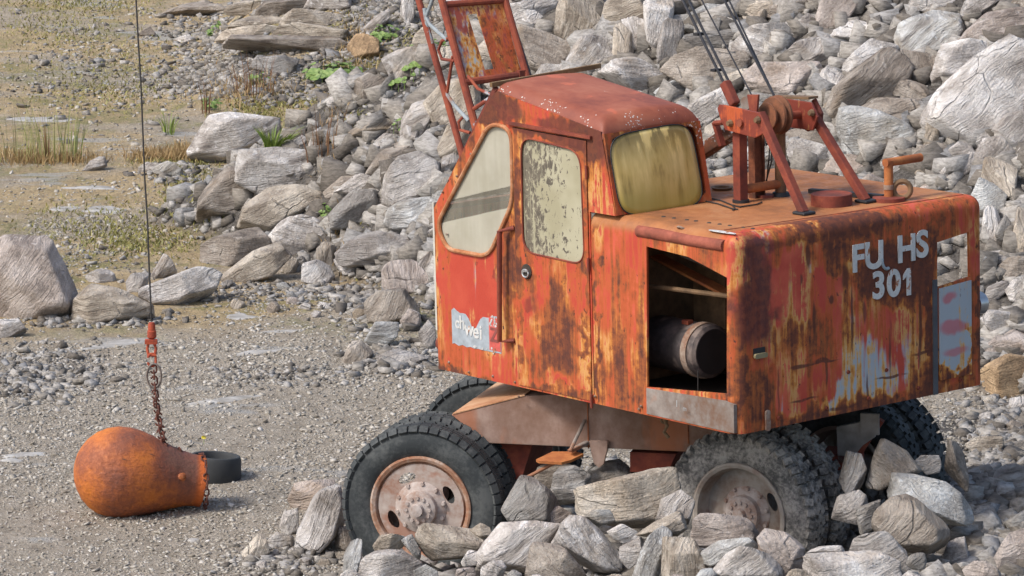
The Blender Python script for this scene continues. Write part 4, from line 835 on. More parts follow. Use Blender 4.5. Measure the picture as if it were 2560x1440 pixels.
c = k.ramp(k.math('ADD', k.math('MULTIPLY', n1, .75), k.math('MULTIPLY', n2, .25)), [(.36, (.22, .055, .028)), (.5, (.32, .088, .042)), (.64, (.38, .125, .065))])
sx = k.n('ShaderNodeSeparateXYZ'); k.l(p, sx.inputs[0])
c = k.mix(k.math('MULTIPLY', k.map(sx.outputs[1], .2, .02), .7), c, k.mix(n2, (.16, .035, .02), (.24, .06, .03)))
v_ = k.n('ShaderNodeTexVoronoi'); v_.inputs['Scale'].default_value = 46; k.l(k.vm('ADD', p, k.sc(k.noisec(p, 30, 2), (.03, .03, .03))), v_.inputs['Vector'])
edge_ = k.math('MAXIMUM', k.map(sx.outputs[1], .17, .02), k.map(sx.outputs[0], -1.52, -1.41))
lm = k.math('MULTIPLY', k.map(v_.outputs['Distance'], .18, .3, 1, 0), k.math('GREATER_THAN', k.math('ADD', k.noise(p, 5, 3), k.math('MULTIPLY', edge_, .22)), .72))
c = k.mix(lm, c, (.60, .60, .55)); c = k.mix(k.math('MULTIPLY', k.map(k.noise(p, 3.2, 4), .60, .66), .7), c, (.52, .13, .06))
M_roofl = k.out(c, .6, k.bump(n2, .3, .004))
roof = link('cab_roof', mesh_np('cab_roof', V, f_, M_roofl, True), exc); md = roof.modifiers.new('s', 'SOLIDIFY'); md.thickness = .015; md.offset = -1
b = MB(); b.beam((xa_ - .01, -.02, zt(xa_) - .01), (xa_ - .01, CW + .12, zt(xa_) + .03), .03, .035, (0, 0, 1)); b.build('visor_bar', plain_rust('visor', (.20, .12, .05), (.28, .19, .10), (.12, .06, .03), 8), roof)
# back wall of the cab with its bulging pane
xr = lambda z: -1.285 - (z - HD) * .20
k0 = Vector((xr(HD), 0, HD + .003)); kB = (Vector((xr(2.1), 0, 2.1)) - Vector((xr(HD), 0, HD))).normalized(); Lb = .60
backw = plate('cab_back', [(.0, 0), (CW, 0), (CW, Lb), (0, Lb)], [round_poly([(.06, .04), (CW - .04, .04), (CW - .05, Lb - .03), (.05, Lb - .03)], .08)], k0, (0, 1, 0), kB, .02, paint('rusty_paint_cab_back', bias=.08, lichen=.02), exc)
pp = []
for u_, v_ in ((1529, 340), (1737, 300), (1765, 512), (1553, 545)):
    q = bp(u_, v_, 0, -1.33 if v_ < 400 else -1.26); pp.append(((q - k0).y, (q - k0).dot(kB)))
nb = 16; V = []; N_ = Vector((0, 1, 0)).cross(kB)
def sq(a, b_):                                              # square -> rounded square
    r = 5.0; m_ = max(abs(a), abs(b_)); L_ = (abs(a) ** r + abs(b_) ** r) ** (1 / r); return (a * m_ / L_, b_ * m_ / L_) if L_ > 0 else (0, 0)
for i in range(nb + 1):
    for j in range(nb + 1):
        a, b_ = sq(2 * i / nb - 1, 2 * j / nb - 1); s_, t_ = (a + 1) / 2, (b_ + 1) / 2
        q = [(1 - s_) * (1 - t_) * pp[3][m_] + s_ * (1 - t_) * pp[2][m_] + s_ * t_ * pp[1][m_] + (1 - s_) * t_ * pp[0][m_] for m_ in (0, 1)]
        V.append(k0 + Vector((0, q[0], 0)) + kB * q[1] + N_ * (.018 + .035 * (1 - a * a) * (1 - b_ * b_)))
f_ = [(i * (nb + 1) + j, (i + 1) * (nb + 1) + j, (i + 1) * (nb + 1) + j + 1, i * (nb + 1) + j + 1) for i in range(nb) for j in range(nb)]
o = link('window_pane', mesh_np('window_pane', V, f_, M_rpane, True), backw); md = o.modifiers.new('s', 'SOLIDIFY'); md.thickness = .012
ring = [V[i * (nb + 1)] for i in range(nb + 1)] + [V[nb * (nb + 1) + j] for j in range(nb + 1)] + [V[i * (nb + 1) + nb] for i in range(nb, -1, -1)] + [V[j] for j in range(nb, -1, -1)]
b = MB(); b.tube(ring, .005, 6, False); b.build('window_seal', M_black, backw)
# far side, front and inside of the cab
side2 = [(XF, .0), (XD1, .0), (XD1, HD + .004), (-1.30, HD + .004), (-1.42, zt(-1.42) - .09), (-2.66, zt(-2.62) - .05), (XF, 1.26)]
fs = plate('cab_far_side', side2, [round_poly([(-3.3, 1.0), (-2.1, 1.0), (-2.1, 2.0), (-2.6, 2.0), (-3.3, 1.3)], .05)], (0, CW, 0), (1, 0, 0), (0, 0, 1), .016, M_side, exc)
b = MB(); b.box((-2.7, CW - .02, 1.63), (1.15, .006, .86)); b.build('window_pane', simple('cream_far_pane', (.55, .52, .42), .4, .08, 2, .05), fs)
b = MB(); b.box((XF + .01, CW / 2, .62), (.02, CW - .02, 1.24)); b.build('cab_front', M_side, exc)
b = MB(); b.box((XF - .028, .03, .80), (.02, .05, 1.0)); b.build('trim_strip', simple('pale_trim', (.52, .50, .44), .5, .15), exc)
b = MB()
for y in (.025, CW - .025): b.beam((XF + .02, y, 1.26), (xa_, y, zt(xa_) - .04), .04, .04)
b.beam((XF + .02, .02, 1.26), (XF + .02, CW - .02, 1.26), .04, .04); wf = b.build('windscreen_frame', M_rust, exc)
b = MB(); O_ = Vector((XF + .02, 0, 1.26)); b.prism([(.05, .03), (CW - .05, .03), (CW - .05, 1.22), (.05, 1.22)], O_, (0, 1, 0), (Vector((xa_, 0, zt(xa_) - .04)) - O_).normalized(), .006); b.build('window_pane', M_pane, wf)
b = MB(); b.box((-2.5, CW / 2, .06), (1.8, CW - .04, .03)); b.box((-1.62, CW / 2, .7), (.02, CW - .04, 1.3)); b.box((-2.05, .5, .55), (.45, .45, .12)); b.box((-1.86, .5, .85), (.10, .45, .6)); b.build('cab_interior', M_dark, exc)
b = MB()
for i in range(16): b.box((-3.2 + i * .07, CW - .10, .86), (.035, .03, .46))
b.box((-2.7, CW - .08, .86), (1.15, .01, .46)); b.box((-2.7, CW - .11, 1.10), (1.15, .03, .03)); b.build('side_locker', M_corr, exc)
b = MB(); b.torus((-2.75, .55, 1.28), .19, .013, Matrix.Rotation(math.radians(28), 3, 'Y'), 32); b.tube([(-2.75, .55, 1.28), (-2.9, .55, .9)], .02); b.beam((-2.93, .55, 1.34), (-2.57, .55, 1.22), .02, .01); b.build('steering_wheel', simple('pale_grey_plastic', (.35, .36, .36), .5), exc)
q = sb(1087, 862); b = MB(); b.lathe([(0, 0), (0, .07), (.06, .06), (.09, 0)], 20, Matrix.Translation(Vector((XF - .02, .09, q[2]))) @ Matrix(((0, -1, 0, 0), (1, 0, 0, 0), (0, 0, 1, 0), (0, 0, 0, 1)))); b.build('headlamp', M_rust, exc)
# --- A-frame, winch sheaves and deck fittings
D_ = lambda u, v: bp(u, v, 2, HD)
d1 = D_(1852, 506); b = MB(); top = bp(1848, 330, 1, d1.y); b.beam(d1, (d1.x, d1.y, top.z), .075, .075, (1, 0, 0)); b.build('mast_post', M_rust, exc)
b = MB(); b.lathe([(0, 0), (0, .062), (.022, .062), (.022, 0)][::-1], 24, Matrix.Translation(d1) @ Matrix.Rotation(math.radians(90), 4, 'X')); b.build('mast_foot', M_black, exc)
d2 = D_(1893, 494); b = MB(); top = bp(1893, 320, 1, d2.y); b.box((d2.x, d2.y, (d2.z + top.z) / 2), (.02, .085, top.z - d2.z)); b.box((d2.x, d2.y - .045, (d2.z + top.z) / 2), (.07, .012, top.z - d2.z)); b.box((d2.x, d2.y + .045, (d2.z + top.z) / 2), (.07, .012, top.z - d2.z)); b.build('mast_post', plain_rust('dark_post_rust', (.12, .04, .02), (.22, .07, .03), (.06, .025, .015), 5), exc)
d3 = D_(1952, 490); b = MB(); top = bp(1952, 300, 1, d3.y); b.tube([d3, (d3.x, d3.y, top.z)], .042, 14); b.build('mast_post', plain_rust('olive_post_rust', (.17, .085, .04), (.24, .13, .06), (.1, .05, .03), 5), exc)
b = MB(); b.lathe([(0, 0), (0, .07), (.03, .06), (.03, 0)][::-1], 24, Matrix.Translation(d3) @ Matrix.Rotation(math.radians(90), 4, 'X')); b.build('mast_foot', M_black, exc)
b = MB(); z_ = bp(1945, 458, 1, d3.y).z; b.tube([(d1.x, d1.y, z_), (d3.x, d3.y, z_)], .034, 12); b.build('mast_cross_tube', M_rusto, exc)
s1_, s2_ = D_(2010, 536), D_(2165, 506); t1_, t2_ = bp(1900, 283, 1, d1.y - .05), bp(2022, 268, 1, d3.y + .16)
for a_, t_ in ((s1_, t1_), (s2_, t2_)):
    b = MB(); b.beam(a_ + Vector((0, 0, .01)), t_, .06, .06, (0, 1, 0)); b.build('mast_strut', M_rust, exc, bevel=.006)
    b = MB(); b.box(a_ + Vector((0, 0, .012)), (.13, .12, .024)); b.build('mast_foot', M_black, exc, bevel=.01)
def pl(name, pts, y, t, mat, par=None):
    q = [bp(u, v, 1, y) for u, v in pts]; b = MB(); b.prism([(w_.x, w_.z) for w_ in q], (0, y, 0), (1, 0, 0), (0, 0, 1), t); return b.build(name, mat, par or exc, bevel=.003)
pa = paint('red_mast_plate', base=(.20, .038, .022), bias=-.07, pbias=-.5, streak=.3, pale=0, rust=[])
pl('mast_plate', [(1798, 270), (1803, 261), (1815, 262), (1905, 282), (1920, 330), (1892, 344), (1818, 324), (1806, 298)], d1.y - .06, .02, pa)
pl('mast_plate', [(1966, 246), (2032, 256), (2048, 292), (2036, 326), (1978, 318)], d3.y + .12, .02, pa)
pl('mast_plate', [(1872, 236), (1900, 236), (1895, 292), (1880, 288)], d1.y + .1, .02, M_rust)
b = MB(); a_ = bp(1812, 205, 1, 1.2); c_ = bp(1838, 262, 1, 1.2); b.beam(a_, c_, .07, .07, (0, 1, 0)); b.build('cable_socket', M_rust, exc, bevel=.012)
dc = bp(1938, 288, 1, d3.y - .14)
Mdr = Matrix.Translation(dc)
b = MB(); b.lathe([(-.085, 0), (-.085, .10), (-.07, .10), (-.065, .07), (-.035, .07), (-.03, .135), (-.012, .14), (.0, .115), (.02, .115), (.03, .145), (.045, .145), (.05, .09), (.075, .09), (.075, 0)], 36, Mdr); b.build('sheave_block', plain_rust('sheave_rust', (.15, .06, .03), (.24, .09, .04), (.09, .055, .03), 6), exc)
b = MB(); b.tube([(dc.x, d1.y - .1, dc.z - .02), (dc.x, d3.y + .2, dc.z - .02)], .03, 12); b.build('sheave_axle', M_rust, exc)
b = MB(); c_ = bp(1868, 258, 1, 1.2); b.lathe([(-.02, 0), (-.02, .05), (.02, .05), (.02, 0)], 24, Matrix.Translation(c_)); b.build('cable_sheave', M_sill, exc)
b = MB(); b.box((bp(1985, 243, 1, 1.6).x, 1.6, bp(1985, 243, 1, 1.6).z), (.42, .10, .018), Matrix.Rotation(math.radians(-4), 3, 'Y')); b.build('top_bar', M_inb, exc)
b = MB(); b.tube([bp(2035, 250, 1, 1.65), bp(2052, 285, 1, 1.65), bp(2050, 310, 1, 1.65), bp(2020, 322, 1, 1.65), bp(2005, 310, 1, 1.65)], .022, 8); b.build('guide_hook', M_rust, exc)
b = MB(); b.beam(bp(1738, 392, 1, 1.3), bp(1848, 318, 1, 1.3), .10, .11, (0, 1, 0)); b.build('boom_link_arm', plain_rust('arm', (.16, .06, .03), (.26, .09, .04), (.07, .04, .025), 5, greyblue=.11), exc, bevel=.01)
b = MB(); b.beam(bp(1788, 305, 1, 1.22), bp(1806, 365, 1, 1.22), .03, .05, (0, 1, 0)); b.tube([bp(1786, 308, 1, 1.18), bp(1808, 306, 1, 1.18)], .02, 8); b.build('lever', M_rust, exc)
for u_, v_ in ((1826, 308), (1895, 300), (2030, 282)):
    q = bp(u_, v_, 1, d1.y - .085 if u_ < 2000 else d3.y + .09); b = MB(); b.lathe([(-.03, 0), (-.03, .018), (0, .03)], 8, Matrix.Translation(q)); b.build('mast_bolt', M_inb, exc)
q = D_(2079, 512); b = MB(); Mz = Matrix.Translation(q) @ Matrix.Rotation(math.radians(90), 4, 'X'); b.lathe([(0, 0), (0, .152), (.082, .152), (.085, .146), (.078, .12), (.085, 0)][::-1], 40, Mz); b.build('air_intake_cap', M_rust, exc)
q = D_(2222, 502); b = MB(); b.tube([q, q + Vector((0, 0, .30))], .034, 16); b.tube([q + Vector((0, -.034, .285)), q + Vector((.0, .33, .285))], .032, 16); ex_ = b.build('exhaust_pipe', M_rusto, exc)
b = MB(); b.lathe([(0, 0), (0, .12), (.028, .12), (.03, .10), (.035, 0)][::-1], 30, Matrix.Translation(q) @ Matrix.Rotation(math.radians(90), 4, 'X')); b.build('exhaust_base', M_rust, exc)
b = MB(); b.tube([q + Vector((0, 0, .085)), q + Vector((0, 0, .12))], .038, 16); b.build('clamp', M_strap, ex_)
b = MB(); b.torus(q + Vector((.06, .08, .08)), .062, .02, Matrix.Rotation(math.radians(50), 3, 'Z'), 28, 8); b.build('lifting_ring', M_inb, exc)
a_, c_ = D_(2025, 483), D_(2210, 500); b = MB(); b.beam(a_ + Vector((0, 0, .02)), c_ + Vector((0, 0, .025)), .05, .03); b.build('loose_bar', M_black, exc)
q = D_(1805, 474); b = MB(); b.lathe([(0, 0), (0, .07), (.02, .085), (.02, .06), (.004, .05), (.004, 0)][::-1], 24, Matrix.Translation(q) @ Matrix.Rotation(math.radians(90), 4, 'X')); b.build('deck_port', M_inb, exc)
q = D_(1912, 492); b = MB(); b.lathe([(0, 0), (0, .075), (.018, .07), (.018, 0)][::-1], 24, Matrix.Translation(q) @ Matrix.Rotation(math.radians(90), 4, 'X')); b.build('deck_port', M_rust, exc)
b = MB()
for pts in (((1765, 497), (1800, 503), (1830, 515), (1850, 520), (1890, 514), (1905, 508)), ((1762, 505), (1795, 512), (1830, 524), (1845, 526)), ((1830, 515), (1838, 524), (1832, 528))):
    b.tube([D_(*q) + Vector((0, 0, .008)) for q in pts], .006, 5)
b.build('loose_wire', M_wire, exc)
b = MB(); b.tube([bp(1925, 330, 1, 1.3), bp(1930, 400, 1, 1.3), D_(1908, 488) + Vector((0, 0, .02))], .006, 5); b.tube([bp(1928, 330, 1, 1.35), bp(1922, 400, 1, 1.3), D_(1915, 480) + Vector((0, 0, .02))], .006, 5); b.build('rope_end', M_wire, exc)
# pendants
def rope(name, p0, p1, y, r, ext=9.0, off=(0, 0, 0), mat=M_steelg):
    a_, c_ = bp(*p0, 1, y), bp(*p1, 1, y); d = (c_ - a_).normalized(); b = MB(); b.tube([a_ + Vector(off), a_ + d * ext + Vector(off)], r, 8); return b.build(name, mat, exc)
rope('pendant_rope', (1812, 212), (1704, -5), 1.2, .011); rope('pendant_rope', (1818, 212), (1710, -5), 1.2, .011, off=(0, .03, 0))
rope('pendant_rope', (1892, 262), (1765, 20), 1.35, .006); rope('pendant_rope', (1945, 258), (1808, -5), 1.55, .010); rope('pendant_rope', (1945, 258), (1820, -5), 1.58, .007)
for p_ in ((1747, 85), (1790, 175)):
    b = MB(); b.box(bp(*p_, 1, 1.21), (.05, .07, .02)); b.build('rope_clamp', M_black, exc)
# --- boom
BY0, BY1 = 1.2, 1.78
def bl(a, c, y, r, mat=M_boom, name='boom_chord', ex=0): 
    a_, c_ = bp(*a, 1, y), bp(*c, 1, y); d = (c_ - a_).normalized(); b = MB(); b.tube([a_ - d * ex, c_], r, 10); return b.build(name, mat, exc)
bl((1044, -10), (1165, 420), BY0, .028, ex=3.5); bl((1102, -10), (1192, 330), BY0, .032, ex=3.5); bl((1260, -10), (1318, 196), BY1, .030, ex=3.5)
e0, e1, e2, e3 = bp(1160, 206, 1, BY0), bp(1312, 186, 1, BY1), bp(1262, 0, 1, BY1), bp(1107, 12, 1, BY0)
b = MB(); b.tube([e0, e1], .032, 10); b.build('boom_cross_tube', M_boom, exc); b = MB(); b.tube([e3, e2], .028, 10); b.build('boom_cross_tube', M_boom, exc)
A_ = (e1 - e0).normalized(); B_ = (e3 - e0); L1 = (e1 - e0).length; L2 = B_.length; B_.normalize()
plate('boom_plate', [(.03, .03), (L1 - .03, .03), (L1 - .03, L2 - .02), (.03, L2 - .02)], [[(.38 * L1, .12 * L2), (.53 * L1, .12 * L2), (.50 * L1, .84 * L2), (.35 * L1, .84 * L2)]], e0, A_, B_, .008, M_plate, exc)
b = MB(); q0 = e0 + A_ * (.47 * L1) - Vector((0, 0, 0)); b.tube([e0 + A_ * (.60 * L1), e0 + A_ * (.62 * L1) - B_ * .12], .022, 8); b.box(e1 - Vector((0, .03, .02)), (.06, .09, .12)); b.build('boom_bracket', M_boom, exc)
M_bg = plain_rust('grey_blue_lacing', (.27, .31, .33), (.35, .39, .41), (.24, .10, .05), 6)
for pts, mt, r in ((((1085, -10), (1066, 40), (1075, 62), (1118, 100)), M_bg, .016), (((1062, 20), (1068, 70), (1080, 110)), M_bg, .020), (((1110, 225), (1135, 262), (1172, 302)), M_bg, .016),
    (((1130, 92), (1105, 102), (1096, 125), (1105, 148), (1136, 152)), M_boom, .013), (((1132, 140), (1124, 190), (1118, 232)), M_boom, .013), (((1160, 290), (1146, 305), (1150, 325), (1175, 332)), M_boom, .013), (((1170, 190), (1195, 222), (1230, 238)), M_boom, .013), (((1185, 272), (1215, 252), (1250, 232)), M_boom, .018)):
    b = MB(); b.tube([bp(u, v, 1, BY0) for u, v in pts], r, 8); b.build('boom_lacing', mt, exc)
rope('hoist_rope', (1334, 210), (1272, 15), 1.95, .008)
# --- chassis
CX = Vector((.823, .568, 0)); CY = Vector((-.568, .823, 0)); CZ = Vector((0, 0, 1))
Ow = CO + ray(1050, 1270) * 30.2; Ob = Vector(BR.T @ (Ow - BT))
MC = Matrix((CX, CY, CZ)).transposed().to_4x4(); MC.translation = Ob
MW = BM @ MC; MWi = MW.inverted()
def cp(u, v, y):
    o_ = MWi @ Vector(CO); d_ = MWi.to_3x3() @ Vector(ray(u, v)); return o_ + d_ * ((y - o_.y) / d_.y)
YB = .42
def cpoly(pts, y): return [(cp(u, v, y).x, cp(u, v, y).z) for u, v in pts]
b = MB(); b.prism(cpoly([(1128, 1037), (1215, 1108), (1745, 1131), (1850, 1090), (1880, 1010), (1420, 985), (1312, 990)], YB), (0, YB, 0), (1, 0, 0), (0, 0, 1), -1.2); o = b.build('chassis_frame', M_chas, exc, bevel=.006); o.matrix_local = MC
def cb(name, mat, b, bevel=0): o = b.build(name, mat, exc, bevel=bevel); o.matrix_local = MC; return o
b = MB(); a0, a1 = cp(1132, 1036, YB), cp(1312, 989, YB); b.beam(Vector((a0.x, YB + .6, a0.z + .004)), Vector((a1.x, YB + .6, a1.z + .004)), 1.21, .008); cb('front_apron', plain_rust('pale_orange_apron', (.46, .24, .12), (.55, .34, .20), (.33, .14, .06), 3), b)
b = MB(); b.prism(cpoly([(1215, 1110), (1225, 1200), (1300, 1210), (1330, 1112)], YB + .15), (0, YB + .15, 0), (1, 0, 0), (0, 0, 1), -.8); cb('axle_carrier', M_rust, b); b = MB(); b.prism(cpoly([(1575, 1130), (1575, 1180), (1670, 1180), (1690, 1135)], YB + .1), (0, YB + .1, 0), (1, 0, 0), (0, 0, 1), -.8); cb('axle_carrier', M_rust, b)
b = MB(); q = cp(1470, 1060, YB - .003); b.box((q.x, q.y, q.z), (.008, .006, .38)); q = cp(1720, 1060, YB - .003); b.box((q.x, q.y, q.z), (.008, .006, .3)); cb('weld_seam', M_rusto, b)
b = MB(); b.prism([(cp(u, v, YB - .02).x, cp(u, v, YB - .02).z) for u, v in ((1475, 1100), (1522, 1100), (1520, 1125), (1512, 1158), (1500, 1168), (1488, 1158), (1480, 1130))], (0, YB - .02, 0), (1, 0, 0), (0, 0, 1), .03); cb('bracket', M_chas, b, .004)
b = MB(); b.tube([cp(1462, 1050, YB - .02), cp(1425, 1128, .22)], .014, 8); b.tube([cp(1400, 1150, .2), cp(1315, 1195, .1)], .014, 8); b.beam(cp(1470, 1105, YB), cp(1425, 1128, .25), .05, .02); cb('step_stay', M_sill, b)
b = MB(); q = cp(1398, 1148, .22); b.prism([(-.16, -.07), (-.13, -.10), (.05, -.11), (.11, -.05), (.17, .08), (.10, .12), (-.08, .10)], (q.x, q.y, q.z), (1, 0, 0), (0, 1, .15), .02); cb('step_plate', M_rusto, b)
b = MB(); q = cp(1662, 1050, .0); b.tube([cp(1660, 1045, .0), cp(1668, 1065, -.02), cp(1660, 1080, -.02), cp(1672, 1095, -.02)], .014, 8); b.torus(cp(1660, 1050, 0), .022, .009); cb('latch_hook', M_inb, b)
b = MB(); b.lathe([(0, 0), (0, .45), (.16, .45), (.16, 0)][::-1], 40, Matrix.Translation(Vector((1.25, 1.05, .62))) @ Matrix.Rotation(math.radians(90), 4, 'X')); cb('slewing_ring', M_dark, b)
b = MB()
for i in range(30): b.add([Vector((.35 + i * .03 + random.uniform(-.03, .03), .42 + random.uniform(.0, .25), cp(1400, 985, YB).z + random.uniform(0, .05))) + Vector(x) * .03 for x in ((1, 0, 0), (0, 1, 0), (-1, 0, 0), (0, -1, 0), (0, 0, 1))], [(0, 1, 4), (1, 2, 4), (2, 3, 4), (3, 0, 4)])
RT, RR, TW = .622, .385, .265
def tyre_mb(y0, lug='road', sgn=1):
    b = MB(); w_ = TW; pr = [(0.045, RR - .01), (.02, RR + .015), (.004, RR + .07), (0, RR + .12), (.012, RT - .065), (.034, RT - .022), (.05, RT - .012), (w_ - .05, RT - .012), (w_ - .034, RT - .022), (w_ - .012, RT - .065), (w_, RR + .12), (w_ - .004, RR + .07), (w_ - .02, RR + .015), (w_ - .045, RR - .01)]
    b.lathe([(y0 + a, r) for a, r in pr], 96, None, True)
    def lugb(a, y, ln, wd, ht, r, tilt=0, sk=0):
        q = Vector((r * math.cos(a), y0 + y, r * math.sin(a))); rad = Vector((math.cos(a), 0, math.sin(a))); tn = Vector((-math.sin(a), 0, math.cos(a)))
        M_ = Matrix((rad, Vector((0, 1, 0)), tn)).transposed() @ Matrix.Rotation(tilt, 3, 'Z') @ Matrix.Rotation(sk, 3, 'X'); b.box(q, (ht, wd, ln), M_)
    N = 46
    for i in range(N):
        a = 2 * math.pi * i / N
        if lug == 'road':
            for s_ in (0, 1):
                y = .028 if s_ == 0 else w_ - .028; lugb(a, y, 2 * math.pi * RT / N * .78, .056, .026, RT - .022, (-.75 if s_ == 0 else .75))
            for y in (.09, w_ / 2, w_ - .09): lugb(a + .02 * (y > .1), y, 2 * math.pi * RT / N * .93, .030, .014, RT - .009, 0, .12)
        else:
            for s_ in (0, 1):
                y = .030 if s_ == 0 else w_ - .030; lugb(a + (.03 if s_ else 0), y, 2 * math.pi * RT / N * .60, .066, .05, RT - .016, (-.55 if s_ == 0 else .55), .25 if s_ else -.25)
            for j_, y in enumerate((.095, w_ / 2, w_ - .095)): lugb(a + .05 * (j_ % 2), y, 2 * math.pi * RT / N * .66, .050, .03, RT - .004, 0, random.uniform(.1, .4) * (1 if j_ else -1))
    return b
def rim_mb(y0, depth, holes=4, hub='out'):
    b = MB(); R_ = RR
    b.lathe([(y0 + .02, R_ + .012), (y0 + .006, R_ + .010), (y0 + .002, R_ - .004), (y0 + .012, R_ - .028), (y0 + .05, R_ - .040), (y0 + depth, R_ - .055), (y0 + depth + .02, R_ - .06), (y0 + TW, R_ - .03), (y0 + TW, R_)], 72)
    return b
def disc(name, y, mat, par, M, holes):
    hl = []
    for i in range(holes):
        a = 2 * math.pi * i / holes + math.radians(205); pts = []
        for t in np.linspace(0, 2 * math.pi, 16)[:-1]:
            rr_ = .245 + .038 * math.cos(t); aa = a + .30 * math.sin(t); pts.append((rr_ * math.cos(aa), rr_ * math.sin(aa)))
        hl.append(pts)
    o = plate(name, [((RR - .05) * math.cos(t), (RR - .05) * math.sin(t)) for t in np.linspace(0, 2 * math.pi, 49)[:-1]], hl, (0, y, 0), (1, 0, 0), (0, 0, 1), .014, mat, par); return o
def wheel(M, front, far=False):
    y1, y2 = 0, TW + .07
    mt = M_tyre if front else M_mud; rm = M_rim if front else M_rimd; dp = .035 if front else .14
    b = MB(); hy = dp - .01
    b.lathe([(hy, .20), (hy - .022, .165), (hy - .03, .14), (hy - .075, .135), (hy - .085, .115), (hy - .09, .05), (hy - .13, .045), (hy - .135, .0)], 40)
    for i in range(12):
        a = 2 * math.pi * i / 12; b.lathe([(hy - .10, 0), (hy - .10, .014), (hy - .085, .015)], 8, Matrix.Translation(Vector((.092 * math.cos(a), 0, .092 * math.sin(a)))))
    for i in range(10):
        a = 2 * math.pi * i / 10 + .2; b.lathe([(hy - .03, 0), (hy - .03, .014), (hy, .02)], 6, Matrix.Translation(Vector((.185 * math.cos(a), 0, .185 * math.sin(a)))))
    b.tube([(0, dp, 0), (0, .9, 0)], .09, 12)
    w_ = b.build('wheel', M_hub, exc); w_.matrix_local = MC @ M
    tyre_mb(y1, 'road' if front else 'knob').build('tyre', mt, w_); tyre_mb(y2, 'road' if front else 'knob').build('tyre', mt, w_)
    rim_mb(y1, dp).build('rim', M_riml if front else M_rimd, w_); rim_mb(y2, .05).build('rim', rm, w_)
    disc('rim_disc', dp, rm, w_, None, 4 if front else 2)
    return w_
Rz = lambda d: Matrix.Rotation(math.radians(d), 4, 'Z')
wheel(Rz(1.5), True)
Mr0 = cp(1844, 1290, -.0); th_r = -18
def onray(u, v, x): o_ = MWi @ Vector(CO); d_ = MWi.to_3x3() @ Vector(ray(u, v)); return o_ + d_ * ((x - o_.x) / d_.x)
wr = cp(1844, 1290, 0.0)
wheel(Matrix.Translation(wr) @ Rz(th_r), False)
ax_ = Rz(th_r).to_3x3() @ Vector((0, 1, 0))
wf_ = wr + ax_ * 2.12
far = wheel(Matrix.Translation(wf_) @ Rz(th_r + 180), False)
for ch in far.children:
    if ch.name.startswith('tyre'): ch.data.materials[0] = M_tyre
wheel(Matrix.Translation(Vector((0, 2.42, 0))) @ Rz(180), True)
b = MB(); b.tube([wr + ax_ * .5, wr + ax_ * 1.6], .10, 12); b.tube([(0, .5, 0), (0, 1.9, 0)], .09, 12); b.lathe([(-.2, 0), (-.12, .2), (.12, .2), (.2, 0)], 20, Matrix.Translation(wr + ax_ * 1.06)); cb('axle', M_dark, b)
b = MB(); b.prism(cpoly([(2095, 1065), (2190, 1045), (2190, 1090), (2160, 1110), (2120, 1160), (2098, 1150)], .9), (0, .9, 0), (1, 0, 0), (0, 0, 1), .05); b.box(cp(2175, 1060, .85), (.14, .03, .16)); cb('rear_outrigger', simple('whitish_grey_steel', (.30, .26, .23), .7, .35, 6), b)
b = MB(); b.beam(cp(2205, 1050, .9), cp(2150, 1130, .9), .04, .06, (0, 1, 0)); b.beam(cp(1750, 1125, 1.0), cp(2150, 1150, 1.0), .3, .12, (0, 0, 1)); cb('rear_axle_stay', M_rust, b)
# ------------------------------------------------------------------ wrecking ball, chain, hoist cable, rubber ring
dB = trace(300, 1292)[0] + .05
pB = lambda u, v, dz=0.0: Vector(CO + ray(u, v) * (dB + dz))
ca = pB(300, 1181); cb_ = pB(503, 1203, .16)
AX = (cb_ - ca).normalized(); px = (cb_ - ca).length / 203
up_ = Vector((0, 0, 1)); sx_ = AX.cross(up_).normalized()
MBm = Matrix((sx_, AX, sx_.cross(AX))).transposed().to_4x4(); MBm.translation = ca
pf = [(-113, 0), (-112, 18), (-108, 36), (-100, 54), (-86, 75), (-66, 93), (-42, 106), (-14, 113), (14, 113), (40, 108), (70, 99), (100, 87), (125, 78), (145, 71), (170, 65), (190, 63), (204, 65), (206, 60), (202, 52), (150, 48), (150, 0)]
def spl(pf):
    o = []
    for i in range(len(pf) - 1):
        for t in (0, .34, .67): o.append((pf[i][0] + (pf[i + 1][0] - pf[i][0]) * t, pf[i][1] + (pf[i + 1][1] - pf[i][1]) * t))
    return o + [pf[-1]]
k = NT('orange_rust_ball'); p = k.obj(); n1 = k.noise(p, 1.9, 4, .5); n2 = k.noise(p, 26, 6, .65); sx = k.n('ShaderNodeSeparateXYZ'); k.l(p, sx.inputs[0])
t_ = k.math('ADD', k.math('ADD', k.math('MULTIPLY', n1, .75), k.math('MULTIPLY', n2, .25)), k.map(sx.outputs[1], -.30, .0, -.07, .045))
c = k.ramp(t_, [(.36, (.56, .165, .015)), (.46, (.46, .13, .025)), (.53, (.30, .085, .03)), (.60, (.20, .065, .035)), (.68, (.16, .07, .045))])
c = k.mix(k.math('MULTIPLY', k.map(n2, .58, .66), k.blobs([((-.2, .15, .1), (.5, .14, .14), 1.0)])), c, (.42, .25, .09))
c = k.mix(k.map(sx.outputs[1], .58, .64), c, (.45, .10, .015))
gg = k.noise(k.sc(p, (30, 7, 30)), 1, 4, .6); c = k.mix(k.map(gg, .66, .70), c, (.13, .05, .025)); M_ball = k.out(c, k.map(n2, .3, .7, .55, .85), k.bump(k.math('ADD', k.math('ADD', n1, n2), gg), .5, .02))
ball = empty('wrecking_ball', Matrix.Translation((ca.x, ca.y, float(H(ca.x, ca.y)))))
tag(ball, 'pear-shaped orange rusted wrecking ball lying on the gravel', 'wrecking ball')
IB = ball.matrix_world.inverted()
b = MB(); b.lathe([(a * px, r * px) for a, r in spl(pf)], 72); o = b.build('ball_body', M_ball, ball)
